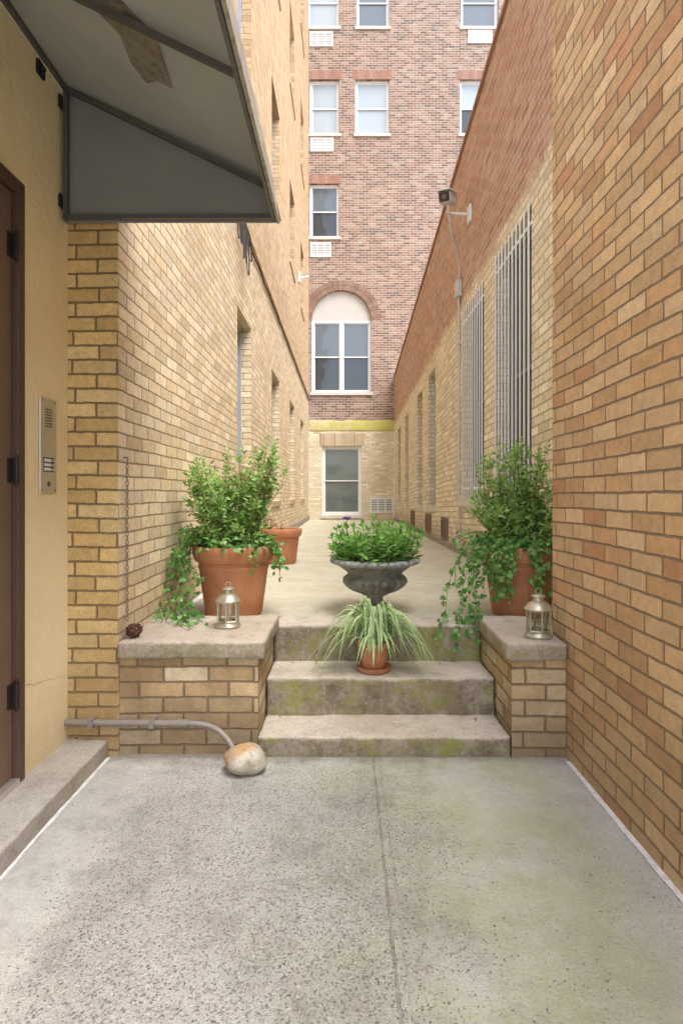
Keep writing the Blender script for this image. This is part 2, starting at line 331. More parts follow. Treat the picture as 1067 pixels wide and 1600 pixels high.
Mt['urnrim'] = plain_mat('weathered_urn_rim', (0.36, 0.385, 0.37), 0.6, 0.1, var=0.4, scale=30, bumpd=0.006, col2=(0.20, 0.21, 0.20))
Mt['champagne'] = plain_mat('champagne_metal', (0.54, 0.51, 0.41), 0.38, 0.75, var=0.25, scale=40)
Mt['glass'] = glass_mat()
Mt['rock'] = rock_mat()
Mt['pipe'] = plain_mat('grey_pipe', (0.27, 0.245, 0.22), 0.55, 0.2, var=0.3, scale=15)
Mt['rust'] = plain_mat('rusty_wire', (0.13, 0.06, 0.04), 0.6, 0.3, var=0.4, scale=60)
Mt['chain'] = plain_mat('chain_metal', (0.24, 0.19, 0.13), 0.5, 0.6, var=0.3, scale=60)
Mt['cable'] = plain_mat('black_cable', (0.05, 0.042, 0.04), 0.6)
Mt['cable2'] = plain_mat('grey_conduit', (0.55, 0.54, 0.52), 0.5)
Mt['lens'] = plain_mat('dark_lens', (0.02, 0.02, 0.022), 0.15, 0, 0.6)
Mt['vent'] = plain_mat('brown_vent', (0.20, 0.13, 0.09), 0.7)

# ------------------------------------------------------------------ mesh helpers
WL = {}
class FR:
    def __init__(s, o, U, N): s.o = Vector(o); s.U = Vector(U); s.N = Vector(N)
    def p(s, u, v, d): return s.o + s.U*u + s.N*d + Vector((0, 0, v))
class MB:
    def __init__(s): s.v = []; s.f = []; s.mi = []
    def add(s, vs, fs, mi=0):
        b = len(s.v); s.v += [Vector(q) for q in vs]
        for f in fs: s.f.append([b+i for i in f]); s.mi.append(mi)
        return s
    BF = [(0,1,2,3),(7,6,5,4),(0,4,5,1),(1,5,6,2),(2,6,7,3),(3,7,4,0)]
    def hexa(s, c, mi=0): return s.add(c, MB.BF, mi)
    def box(s, x0, x1, y0, y1, z0, z1, mi=0):
        return s.hexa([(x0,y0,z0),(x1,y0,z0),(x1,y1,z0),(x0,y1,z0),(x0,y0,z1),(x1,y0,z1),(x1,y1,z1),(x0,y1,z1)], mi)
    def obox(s, fr, u0, u1, v0, v1, d0, d1, mi=0):
        return s.hexa([fr.p(u,v,d) for (u,v,d) in ((u0,v0,d0),(u1,v0,d0),(u1,v0,d1),(u0,v0,d1),(u0,v1,d0),(u1,v1,d0),(u1,v1,d1),(u0,v1,d1))], mi)
    def quad(s, a, b, c, d, mi=0): return s.add([a,b,c,d], [(0,1,2,3)], mi)
    def tube(s, pts, r, n=8, mi=0, closed=False, phase=0.0):
        pts = [Vector(q) for q in pts]; m = len(pts); rs = r if isinstance(r, (list, tuple)) else [r]*m
        vs = []; up = None
        for i, q in enumerate(pts):
            if closed: t = pts[(i+1) % m]-pts[i-1]
            else: t = pts[min(i+1, m-1)]-pts[max(i-1, 0)]
            if t.length < 1e-9: t = Vector((0,0,1))
            t.normalize()
            if up is None:
                up = Vector((0,0,1)) if abs(t.z) < 0.9 else Vector((0,1,0))
            a = t.cross(up)
            if a.length < 1e-4: a = t.cross(Vector((1,0.1,0)))
            a.normalize(); b = a.cross(t).normalized(); up = b
            for k in range(n):
                th = 2*PI*k/n+phase; vs.append(q+(a*math.cos(th)+b*math.sin(th))*rs[i])
        fs = []
        for i in range(m if closed else m-1):
            j = (i+1) % m
            for k in range(n):
                k2 = (k+1) % n; fs.append((i*n+k, i*n+k2, j*n+k2, j*n+k))
        if not closed: fs += [tuple(range(n))[::-1], tuple((m-1)*n+k for k in range(n))]
        return s.add(vs, fs, mi)
    def lathe(s, prof, n=40, c=(0,0,0), mod=None, mi=0):
        vs = []; c = Vector(c)
        for (r, z) in prof:
            for k in range(n):
                th = 2*PI*k/n; rr = mod(th, r, z) if mod else r
                vs.append(c+Vector((rr*math.cos(th), rr*math.sin(th), z)))
        fs = []
        for i in range(len(prof)-1):
            for k in range(n):
                k2 = (k+1) % n; fs.append((i*n+k, i*n+k2, (i+1)*n+k2, (i+1)*n+k))
        return s.add(vs, fs, mi)
    def rbox(s, x0, x1, y0, y1, z0, z1, bev=0.01, step=0.05, amp=0.003, freq=7, seed=0):
        bm = bmesh.new(); bmesh.ops.create_cube(bm, size=1)
        for q in bm.verts: q.co = Vector(((x0+x1)/2+q.co.x*(x1-x0), (y0+y1)/2+q.co.y*(y1-y0), (z0+z1)/2+q.co.z*(z1-z0)))
        bmesh.ops.bevel(bm, geom=bm.edges[:], offset=bev, segments=3, profile=0.5, affect='EDGES')
        for ax, (a, b) in enumerate(((x0,x1),(y0,y1),(z0,z1))):
            k = int((b-a)/step)
            for i in range(1, k):
                co = [0,0,0]; no = [0,0,0]; co[ax] = a+(b-a)*i/k; no[ax] = 1
                bmesh.ops.bisect_plane(bm, geom=bm.verts[:]+bm.edges[:]+bm.faces[:], plane_co=co, plane_no=no)
        bm.verts.index_update()
        vs = []
        for q in bm.verts:
            o = Vector((seed*3.1, seed*1.7, 0))
            d = noise.noise_vector(q.co*freq+o)*amp + noise.noise_vector(q.co*freq*3.3+o)*amp*0.6
            vs.append(q.co+d)
        fs = [tuple(v.index for v in f.verts) for f in bm.faces]; bm.free()
        return s.add(vs, fs)
    def sheet(s, fr, u0, u1, v0, v1, holes=(), depth=0.12, mi=0):
        us = sorted({u0, u1, *[h[0] for h in holes], *[h[1] for h in holes]}); vv = sorted({v0, v1, *[h[2] for h in holes], *[h[3] for h in holes]})
        for i in range(len(us)-1):
            for j in range(len(vv)-1):
                a, b, c, d = us[i], us[i+1], vv[j], vv[j+1]; mu, mv = (a+b)/2, (c+d)/2
                if any(h[0] < mu < h[1] and h[2] < mv < h[3] for h in holes): continue
                s.quad(fr.p(a,c,0), fr.p(b,c,0), fr.p(b,d,0), fr.p(a,d,0), mi)
        for h in holes:
            a, b, c, d = h[:4]; t = -depth
            s.quad(fr.p(a,c,0), fr.p(a,c,t), fr.p(a,d,t), fr.p(a,d,0), mi); s.quad(fr.p(b,c,0), fr.p(b,d,0), fr.p(b,d,t), fr.p(b,c,t), mi)
            s.quad(fr.p(a,c,0), fr.p(b,c,0), fr.p(b,c,t), fr.p(a,c,t), mi); s.quad(fr.p(a,d,0), fr.p(a,d,t), fr.p(b,d,t), fr.p(b,d,0), mi)
        return s
    def build(s, name, mat, parent=None, smooth=False, recalc=True, bevel=0):
        off = WL.get(parent.name, Vector((0,0,0))) if parent else Vector((0,0,0))
        me = bpy.data.meshes.new(name); me.from_pydata([tuple(q-off) for q in s.v], [], s.f)
        for m in (mat if isinstance(mat, (list, tuple)) else [mat]): me.materials.append(Mt[m])
        for p_, i in zip(me.polygons, s.mi): p_.material_index = i
        if recalc:
            bm = bmesh.new(); bm.from_mesh(me); bmesh.ops.recalc_face_normals(bm, faces=bm.faces[:]); bm.to_mesh(me); bm.free()
        if smooth:
            me.polygons.foreach_set('use_smooth', [True]*len(me.polygons))
            try: me.set_sharp_from_angle(angle=math.radians(38))
            except Exception: pass
        me.update()
        o = bpy.data.objects.new(name, me); COL.objects.link(o)
        if parent: o.parent = parent
        WL[o.name] = off.copy()
        if bevel:
            b = o.modifiers.new('bevel', 'BEVEL'); b.width = bevel; b.segments = 2; b.limit_method = 'ANGLE'
        return o
def thing(name, label, cat, loc, group=None):
    o = bpy.data.objects.new(name, None); COL.objects.link(o); o.location = loc; o.empty_display_size = 0.1
    o['label'] = label; o['category'] = cat
    if group: o['group'] = group
    WL[o.name] = Vector(loc); return o
def tag(o, label, cat, group=None):
    o['label'] = label; o['category'] = cat
    if group: o['group'] = group
    return o
def struct(o): o['kind'] = 'structure'; return o
def catmull(pts, n=6):
    pts = [Vector(q) for q in pts]; out = []
    for i in range(len(pts)-1):
        p0 = pts[max(i-1,0)]; p1 = pts[i]; p2 = pts[i+1]; p3 = pts[min(i+2, len(pts)-1)]
        for k in range(n):
            t = k/n; out.append(0.5*((2*p1)+(p2-p0)*t+(2*p0-5*p1+4*p2-p3)*t*t+(3*p1-p0-3*p2+p3)*t**3))
    out.append(pts[-1]); return out

# ------------------------------------------------------------------ setting
XL, XR, XN, XS, DF = -1.13, 1.54, 1.093, -1.38, 18.0
HL = 0.513; HC = 0.572
struct(MB().quad((-40,-40,0),(40,-40,0),(40,40,0),(-40,40,0)).build('ground', 'ground'))
mb = MB()
mb.box(XL-0.02, XR+0.02, 3.75, DF+0.02, 0.05, HL-0.003)
mb.box(XL-0.02, -0.432, 3.475, 3.748, 0.05, HL-0.003); mb.box(0.822, XR+0.02, 3.475, 3.748, 0.05, HL-0.003)
mb.box(XN+0.004, XR+0.02, 3.045, 3.473, 0.05, HL-0.003)
struct(mb.build('path', 'landing'))
struct(MB().rbox(XS-0.01, -1.172, -2.0, 2.868, -0.02, 0.085, 0.012, 0.08, 0.004).build('curb', 'curb', smooth=True))
def wob_line(x0, x1, y0, y1, z):
    mb = MB(); n = 90; prev = None
    for i in range(n+1):
        y = y0+(y1-y0)*i/n
        a = x0+noise.noise(Vector((y*9, 1.3, 0)))*0.006; b = x1+noise.noise(Vector((y*11, 7.7, 0)))*0.007
        cur = (Vector((a,y,z)), Vector((b,y,z)))
        if prev: mb.quad(prev[0], prev[1], cur[1], cur[0])
        prev = cur
    return mb
struct(wob_line(-1.182, -1.158, -2.0, 2.84, 0.004).build('edge_line', 'line'))
struct(wob_line(1.068, 1.098, -2.0, 2.80, 0.004).build('edge_line', 'line'))
struct(wob_line(-1.135, -1.085, 3.49, 5.6, HL+0.001).build('edge_line', 'line'))

# ------------------------------------------------------------------ window maker
def window(parent, fr, h, inset=0.1, panes=('pane', 'pane'), frame='framegrey', sill='sill', fw=0.05, mullion=False, name='window', split=0.5, proud=0.045):
    u0, u1, v0, v1 = h; d = -inset
    mb = MB()
    mb.obox(fr, u0, u0+fw, v0, v1, d-0.08, d); mb.obox(fr, u1-fw, u1, v0, v1, d-0.08, d)
    mb.obox(fr, u0+fw, u1-fw, v1-fw, v1, d-0.08, d); mb.obox(fr, u0+fw, u1-fw, v0, v0+fw, d-0.08, d)
    if mullion:
        um = (u0+u1)/2; mb.obox(fr, um-fw*0.7, um+fw*0.7, v0+fw, v1-fw, d-0.08, d)
    w = mb.build(name, frame, parent)
    vm = v0+(v1-v0)*split; sw = 0.035
    cols = [(u0+fw, (u0+u1)/2-fw*0.7), ((u0+u1)/2+fw*0.7, u1-fw)] if mullion else [(u0+fw, u1-fw)]
    for (a, b) in cols:
        for k, (c, e, dd) in enumerate(((v0+fw, vm+0.02, -0.055), (vm-0.02, v1-fw, -0.03))):
            q = MB(); q.obox(fr, a, a+sw, c, e, d+dd-0.02, d+dd); q.obox(fr, b-sw, b, c, e, d+dd-0.02, d+dd)
            q.obox(fr, a+sw, b-sw, c, c+sw, d+dd-0.02, d+dd); q.obox(fr, a+sw, b-sw, e-sw, e, d+dd-0.02, d+dd)
            q.build('sash', frame, w)
            MB().quad(fr.p(a+sw, c+sw, d+dd-0.012), fr.p(b-sw, c+sw, d+dd-0.012), fr.p(b-sw, e-sw, d+dd-0.012), fr.p(a+sw, e-sw, d+dd-0.012)).build('pane', panes[k], w)
    if sill: MB().obox(fr, u0-0.05, u1+0.05, v0-0.09, v0-0.003, -inset, proud).build('sill', sill, w)
    return w
def lintel(parent, fr, u0, u1, v0, v1, mat='redlintel', bw=0.085):
    mb = MB(); n = max(3, int((u1-u0)/bw)); st = (u1-u0)/n
    for i in range(n): mb.obox(fr, u0+i*st+0.007, u0+(i+1)*st-0.007, v0+0.003, v1, -0.02, 0.006+R.random()*0.003)
    return mb.build('lintel', mat, parent)
def grille(parent, fr, u0, u1, v0, v1, name='vent_grille', mat='white', vert=3):
    mb = MB(); t = 0.04
    mb.obox(fr, u0, u0+t, v0, v1, -0.02, 0.03); mb.obox(fr, u1-t, u1, v0, v1, -0.02, 0.03)
    mb.obox(fr, u0+t, u1-t, v1-t, v1, -0.02, 0.03); mb.obox(fr, u0+t, u1-t, v0, v0+t, -0.02, 0.03)
    n = 7
    for i in range(n):
        v = v0+t+(v1-v0-2*t)*(i+0.5)/n; mb.obox(fr, u0+t, u1-t, v-0.015, v+0.015, -0.01, 0.016)
    for i in range(1, vert):
        u = u0+(u1-u0)*i/vert; mb.obox(fr, u-0.016, u+0.016, v0+t, v1-t, 0.0, 0.024)
    g = mb.build(name, mat, parent)
    MB().obox(fr, u0+0.01, u1-0.01, v0+0.01, v1-0.01, -0.03, 0.004).build('backing', 'black', g)

# ------------------------------------------------------------------ stucco building with door
FS = FR((XS,0,0), (0,1,0), (1,0,0))
st = thing('stucco_building', 'cream yellow stucco wall with brown metal door at the left edge', 'building', (XS, 1.0, 0))
mb = MB(); mb.sheet(FS, -2.0, 2.87, 0.0, 4.0, [(1.46, 2.464, 0.086, 2.62)], 0.10)
mb.quad(FS.p(-2,4.0,0), FS.p(2.87,4.0,0), FS.p(2.87,4.0,-3), FS.p(-2,4.0,-3)); mb.quad(FS.p(-2,0,0), FS.p(-2,4.0,0), FS.p(-2,4.0,-3), FS.p(-2,0,-3))
mb.build('wall', 'stucco', st)
mb = MB(); mb.obox(FS, 2.415, 2.468, 0.086, 2.624, -0.09, 0.012); mb.obox(FS, 1.456, 1.51, 0.086, 2.624, -0.09, 0.012); mb.obox(FS, 1.51, 2.415, 2.57, 2.624, -0.09, 0.012)
mb.build('door_frame', 'doorframe', st, bevel=0.003)
dr = MB().obox(FS, 1.514, 2.411, 0.115, 2.566, -0.06, -0.012).build('door', 'door', st, bevel=0.003)
for z in (2.34, 1.40, 0.46):
    m = MB(); m.tube([FS.p(2.413, z-0.055, 0.006), FS.p(2.413, z+0.055, 0.006)], 0.011, 10); m.tube([FS.p(2.413, z-0.066, 0.006), FS.p(2.413, z+0.066, 0.006)], 0.006, 8)
    m.obox(FS, 2.375, 2.409, z-0.05, z+0.05, -0.013, -0.008); m.build('hinge', 'black', dr, smooth=True)
m = MB(); m.tube([FS.p(1.6, 1.1, -0.01), FS.p(1.6, 1.1, 0.05), FS.p(1.7, 1.1, 0.055)], 0.011, 10); m.build('handle', 'steel', dr, smooth=True)
MB().obox(FS, 1.51, 2.415, 0.083, 0.112, -0.10, 0.02).build('threshold', 'steel', st, bevel=0.003)
# crack in the stucco
m = MB(); pts = []
for i in range(19):
    t = i/18; pts.append((2.49+.37*t, .475-.075*t+.014*noise.noise(Vector((t*9,3.3,0)))+.005*noise.noise(Vector((t*37,1.3,0)))))
for i in range(len(pts)-1):
    (a,b),(c,d) = pts[i],pts[i+1]; t0 = .0013*(1-i*.045); t1 = .0013*(1-(i+1)*.045)
    m.quad(FS.p(a,b-t0,.0025), FS.p(c,d-t1,.0025), FS.p(c,d+t1,.0025), FS.p(a,b+t0,.0025))
m.build('crack', 'crack', st)

# intercom
ic = thing('intercom_panel', 'tall steel intercom panel with speaker holes and call buttons on the cream stucco wall', 'intercom', (XS, 2.667, 1.3))
MB().obox(FS, 2.595, 2.74, 1.305, 1.745, 0.001, 0.010).build('face_plate', 'steel', ic, bevel=0.003)
m = MB()
for i in range(5):
    for j in range(7):
        a = FS.p(2.667+(i-2)*0.013, 1.655+(j-3)*0.013, 0.009); m.tube([a, a+Vector((0.0025,0,0))], 0.0036, 8)
m.build('speaker_grille', 'black', ic)
MB().obox(FS, 2.620, 2.715, 1.405, 1.472, 0.009, 0.012).build('button_block', 'darkmetal', ic)
for j in range(3):
    z = 1.411+j*0.0205
    MB().obox(FS, 2.625, 2.682, z, z+0.013, 0.0115, 0.0145).build('name_strip', 'white', ic)
    q = FS.p(2.698, z+0.0065, 0.0115); MB().tube([q, q+Vector((0.006,0,0))], 0.0068, 12).build('button', 'steel', ic, smooth=True)
q = FS.p(2.667, 1.35, 0.009); MB().tube([q, q+Vector((0.004,0,0))], 0.012, 14).build('lock', 'darkmetal', ic, smooth=True)
for (u, v) in ((2.61,1.32),(2.725,1.32),(2.61,1.73),(2.725,1.73)):
    q = FS.p(u, v, 0.009); MB().tube([q, q+Vector((0.003,0,0))], 0.004, 8).build('screw', 'darkmetal', ic)

# ------------------------------------------------------------------ awning
aw = thing('awning', 'grey sloped door awning with taped underside fixed to the cream stucco wall', 'awning', (XS, 1.7, 2.635))
A0, A1 = 0.55, 2.835
WT = (-1.372, 3.30); OT = (-0.362, 2.83); OB = (-0.335, 2.635); WB = (-1.372, 2.635)
def xz(q, y, dz=0, dx=0): return Vector((q[0]+dx, y, q[1]+dz))
m = MB(); m.hexa([xz(WT,A0), xz(OT,A0), xz(OT,A1), xz(WT,A1), xz(WT,A0,.012), xz(OT,A0,.012), xz(OT,A1,.012), xz(WT,A1,.012)]); m.build('canopy', 'canvas', aw)
m = MB(); m.hexa([xz(OT,A0), xz(OB,A0), xz(OB,A1), xz(OT,A1), xz(OT,A0,.0,.014), xz(OB,A0,0,.014), xz(OB,A1,0,.014), xz(OT,A1,0,.014)]); m.build('valance', 'valance', aw)
for y in (A1-0.012, A0+0.004):
    m = MB(); a = [xz(WT,y,-.002), xz(OT,y,-.002,-.001), xz(OB,y,0,-.001), xz(WB,y)]; b = [q+Vector((0,.008,0)) for q in a]
    m.add(a+b, [(0,1,2,3),(7,6,5,4),(0,4,5,1),(1,5,6,2),(2,6,7,3),(3,7,4,0)]); m.build('end_panel', 'canvas2', aw)
def bar(a, b, r=0.0115): return MB().tube([a, b], r*1.3, 4, phase=PI/4)
yb = A1-0.035
bar(xz(WT,yb,-.03,.02), xz(OT,yb,-.03,-.02)).build('rib', 'darkmetal', aw)
bar(xz(WB,yb,.016,.02), xz(OB,yb,.016,-.02)).build('bottom_bar', 'darkmetal', aw)
bar(xz(WB,yb,.0,.018), xz(WT,yb,-.03,.018)).build('wall_post', 'darkmetal', aw)
for y in (2.06, 1.2): bar(xz(WT,y,-.03,.02), xz(OT,y,-.03,-.02)).build('rib', 'darkmetal', aw)
bar(xz(WT,A0,-.03,.018), xz(WT,A1-.02,-.03,.018)).build('wall_rail', 'darkmetal', aw)
bar(xz(OT,A0,-.015,-.014), xz(OT,A1-.02,-.015,-.014), 0.010).build('front_rail', 'darkmetal', aw)
bar(xz(OB,A0,.01,-.012), xz(OB,A1-.02,.01,-.012), 0.008).build('hem_rail', 'darkmetal', aw)
for (y, z) in ((2.80, 2.72), (2.60, 3.22), (2.80, 3.2)):
    m = MB(); m.obox(FS, y-0.03, y+0.03, z-0.03, z+0.03, 0.002, 0.014); m.tube([FS.p(y,z,0.01), FS.p(y,z,0.03)], 0.01, 6); m.build('bracket', 'black', aw)
def on_canopy(px, py, off):
    k = (OT[1]-WT[1])/(OT[0]-WT[0]); a = (px-CX)/F; b = -(py-CY)/F
    t = (WT[1]-off-k*WT[0]-CH)/(b-k*a); return Vector((a*t, t, CH+b*t))
for (ps, off) in (([(132,-14),(150,-4),(172,-16),(205,18),(246,60),(254,88),(270,139),(246,126),(230,131),(205,99),(188,55),(160,26)], 0.006), ([(176,10),(214,30),(236,52),(256,104),(226,114),(206,78),(190,40)], 0.009)):
    MB().add([on_canopy(a, b, off) for a, b in ps], [tuple(range(len(ps)))]).build('tape_patch', 'tape', aw)

# ------------------------------------------------------------------ left apartment building
FL = FR((XL,0,0), (0,1,0), (1,0,0))
lb = thing('apartment_building', 'tall tan brick building along the left side of the passage', 'building', (XL-1.5, 10, 0))
Lh = [(6.05,6.95,1.62,3.3),(8.9,9.97,1.2,3.25),(11.8,12.9,1.2,3.25),(14.7,15.8,1.2,3.25)]
for (z0, z1) in ((6.15,7.8),(9.8,11.5),(13.4,15.1)):
    Lh += [(6.05,6.95,z0,z1),(8.9,9.97,z0,z1),(11.8,12.9,z0,z1),(14.7,15.8,z0,z1)]
m = MB(); m.sheet(FL, 2.870, 17.96, 0.0, 18.5, Lh, 0.2)
m.quad(FL.p(2.87,18.5,0), FL.p(17.96,18.5,0), FL.p(17.96,18.5,-6), FL.p(2.87,18.5,-6)); m.build('wall', 'left', lb)
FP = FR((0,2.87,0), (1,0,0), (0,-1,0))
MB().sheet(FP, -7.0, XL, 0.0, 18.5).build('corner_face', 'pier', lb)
for i, h in enumerate(Lh):
    window(lb, FL, h, 0.12, ('panedark','panedark'), sill='tansill', proud=0.025)
MB().obox(FL, 2.9, 17.95, 4.33, 4.39, -0.01, 0.015).build('ledge', 'left', lb)
MB().obox(FL, 5.2, 17.95, HL, 0.66, -0.01, 0.02).build('plinth', 'curb', lb)

# ------------------------------------------------------------------ right low building
FRr = FR((XR,0,0), (0,1,0), (-1,0,0))
rb = thing('low_brick_building', 'low red and cream brick building with barred windows right of the passage', 'building', (XR+1.5, 10, 0))
Rh = [(4.76,5.87,1.24,3.7),(6.39,7.53,1.24,3.67),(9.83,10.7,1.1,3.5),(11.5,12.3,1.1,3.4),(14.0,14.8,1.1,3.3),(16.0,16.8,1.1,3.2)]
m = MB(); m.sheet(FRr, 3.045, 17.98, 0.0, 4.2, Rh, 0.2)
T0, T1 = 6.14, 4.95
m.quad(FRr.p(3.045,4.2,0), FRr.p(17.98,4.2,0), FRr.p(17.98,T1,0), FRr.p(3.045,T0,0))
m.quad(FRr.p(3.045,T0,0), FRr.p(17.98,T1,0), FRr.p(17.98,T1,-5), FRr.p(3.045,T0,-5)); m.quad(FRr.p(3.045,0,-0.3), FRr.p(3.045,T0,-0.3), FRr.p(3.045,T0,-5), FRr.p(3.045,0,-5))
m.build('wall', 'right', rb)
m = MB(); m.hexa([FRr.p(3.045,T0+.002,.03), FRr.p(17.98,T1+.002,.03), FRr.p(17.98,T1+.002,-.3), FRr.p(3.045,T0+.002,-.3), FRr.p(3.045,T0+.05,.03), FRr.p(17.98,T1+.05,.03), FRr.p(17.98,T1+.05,-.3), FRr.p(3.045,T0+.05,-.3)])
m.build('parapet_cap', 'cap', rb)
for i, h in enumerate(Rh): window(rb, FRr, h, 0.12, ('panedull','panedull'), frame='framedark' if i < 2 else 'framegrey', sill='sill')
for h, nb in ((Rh[0], 10), (Rh[1], 10)):
    m = MB(); u0, u1, v0, v1 = h
    for i in range(nb):
        u = u0+0.03+(u1-u0-0.06)*i/(nb-1); m.obox(FRr, u-.011, u+.011, v0-0.03, v1+0.02, 0.012, 0.022)
    for v in (v0+0.14, v1-0.16): m.obox(FRr, u0-.03, u1+.03, v-0.012, v+0.012, 0.004, 0.0115)
    for v in (v0+0.14, v1-0.16):
        for u in (u0-0.022, u1+0.022): m.obox(FRr, u-.012, u+.012, v-.012, v+.012, -.01, .0035)
    m.build('window_bars', 'bars', rb)
for (a, b) in ((8.6,9.1),(10.3,10.9),(12.7,13.3)): grille(rb, FRr, a, b, 0.62, 0.95, 'basement_vent', 'vent', 2)
MB().obox(FRr, 3.05, 17.97, HL, 0.60, -0.01, 0.025).build('plinth', 'curb', rb)

# near right wall
nw = MB(); nw.box(XN, XN+0.42, -1.2, 3.04, 0.0, 4.02)
tag(nw.build('brick_wall', 'near'), 'high orange brick wall filling the right foreground', 'wall')

# ------------------------------------------------------------------ far building
FF = FR((0,DF,0), (1,0,0), (0,-1,0))
fb = thing('apartment_building', 'tall red brown brick apartment block with arched window at the passage end', 'building', (0.5, DF, 0))
GW = (-0.72, 0.52, 0.66, 2.82); AWN = (-1.04, 0.82, 4.5, 6.76)
Fh = [GW, (-1.04, 0.82, 4.5, 7.69)]
W2 = [(-1.10,-0.18,9.36,11.02)]
W3 = [(-1.10,-0.18,12.58,14.28),(0.32,1.38,12.58,14.28),(3.58,4.62,12.58,14.28)]
W4 = [(-1.18,-0.18,15.92,17.6),(0.36,1.38,15.92,17.6),(3.62,4.78,15.92,17.6)]
m = MB(); m.sheet(FF, -6, 9, 0, 20, [GW]+W2+W3+W4+[Fh[1]], 0.2)
cx, rr, zc = -0.11, 0.93, 6.76; N = 24
for i in range(N):
    t0, t1 = PI-PI*i/N, PI-PI*(i+1)/N
    a = (cx+rr*math.cos(t0), zc+rr*math.sin(t0)); b = (cx+rr*math.cos(t1), zc+rr*math.sin(t1))
    m.quad(FF.p(a[0],a[1],0), FF.p(b[0],b[1],0), FF.p(b[0],7.69,0), FF.p(a[0],7.69,0))
    m.quad(FF.p(a[0],a[1],0), FF.p(a[0],a[1],-.2), FF.p(b[0],b[1],-.2), FF.p(b[0],b[1],0))
m.quad(FF.p(-6,20,0), FF.p(9,20,0), FF.p(9,20,-6), FF.p(-6,20,-6)); m.quad(FF.p(9,0,0), FF.p(9,20,0), FF.p(9,20,-6), FF.p(9,0,-6))
m.build('wall', 'far', fb)
m = MB(); pts = [FF.p(cx+rr*math.cos(PI*i/N), zc+rr*math.sin(PI*i/N), -0.10) for i in range(N+1)]
m.add(pts, [tuple(range(N+1))]); m.build('arch_panel', 'cream', fb)
for (r0, r1) in ((0.935, 1.08), (1.095, 1.24)):
    m = MB(); n = 46
    for i in range(n):
        t0 = PI*(i+0.08)/n; t1 = PI*(i+0.92)/n
        c = [FF.p(cx+r*math.cos(t), zc+r*math.sin(t), d) for d in (-0.02, 0.012) for (r, t) in ((r0,t0),(r1,t0),(r1,t1),(r0,t1))]
        m.hexa(c)
    m.build('arch_ring', 'archbrick', fb)
window(fb, FF, AWN, 0.10, ('panedark','pane'), frame='white', mullion=True, fw=0.06)
window(fb, FF, GW, 0.08, ('panegreen','panegreen'), frame='white', fw=0.07)
for h in W2: window(fb, FF, h, 0.09, ('panedark','pane'), frame='white')
for i, h in enumerate(W3): window(fb, FF, h, 0.09, ('panelight','panelight') if i < 2 else ('panedark','panelight'), frame='white')
for i, h in enumerate(W4): window(fb, FF, h, 0.09, ('pane','pane') if i else ('panelight','panelight'), frame='white')
lintel(fb, FF, -0.80, 0.60, 2.83, 3.2, 'creamlintel')
for h in W2+W3+W4: lintel(fb, FF, h[0]-0.08, h[1]+0.08, h[3], h[3]+0.27)
for (a, b, c, d) in ((-1.08,-0.44,8.72,9.18),(-1.08,-0.36,12.02,12.44),(-1.1,-0.38,15.3,15.76),(3.84,4.58,15.4,15.8),(0.78,1.5,0.74,1.2)): grille(fb, FF, a, b, c, d)
MB().rbox(-1.12, 1.53, DF-0.018, DF+0.02, 3.30, 3.62, 0.008, 0.1, 0.014, 3).build('string_course', 'yellow', fb, smooth=True)

# ------------------------------------------------------------------ steps and low walls
sp = thing('concrete_steps', 'three worn mossy concrete steps rising between the two low brick walls', 'steps', (0.195, 2.854, 0))
MB().rbox(-0.432, 0.822, 2.854, 3.20, -0.01, 0.098, 0.014, 0.03, 0.006, seed=1).build('step', 'step', sp, smooth=True)
MB().rbox(-0.429, 0.819, 3.145, 3.52, 0.0, 0.297, 0.016, 0.03, 0.006, seed=2).build('step', 'step', sp, smooth=True)
MB().rbox(-0.429, 0.819, 3.472, 3.752, 0.0, 0.513, 0.016, 0.03, 0.006, seed=3).build('step', 'step', sp, smooth=True)
lw = thing('low_wall', 'low brick wall with concrete coping on the left of the steps', 'wall', (-0.78, 2.9, 0))
MB().box(XL+0.002, -0.435, 2.888, 3.47, 0, 0.486).build('brickwork', 'low', lw)
MB().rbox(XL+0.003, -0.398, 2.842, 3.473, 0.488, HC, 0.016, 0.03, 0.006, seed=4).build('coping', 'coping', lw, smooth=True)
lw = thing('low_wall', 'low brick wall with concrete coping on the right of the steps', 'wall', (0.95, 2.9, 0))
MB().box(0.825, XN-0.002, 2.852, 3.47, 0, 0.486).build('brickwork', 'low', lw)
MB().rbox(0.79, XN-0.003, 2.812, 3.473, 0.488, HC, 0.016, 0.03, 0.006, seed=5).build('coping', 'coping', lw, smooth=True)

def zfloor(x, y):
    if y > 3.472: return HL
    if y > 2.84 and (x < -0.40 or x > 0.79): return HC
    if y > 3.145: return 0.297
    if y > 2.854: return 0.098
    return 0.0

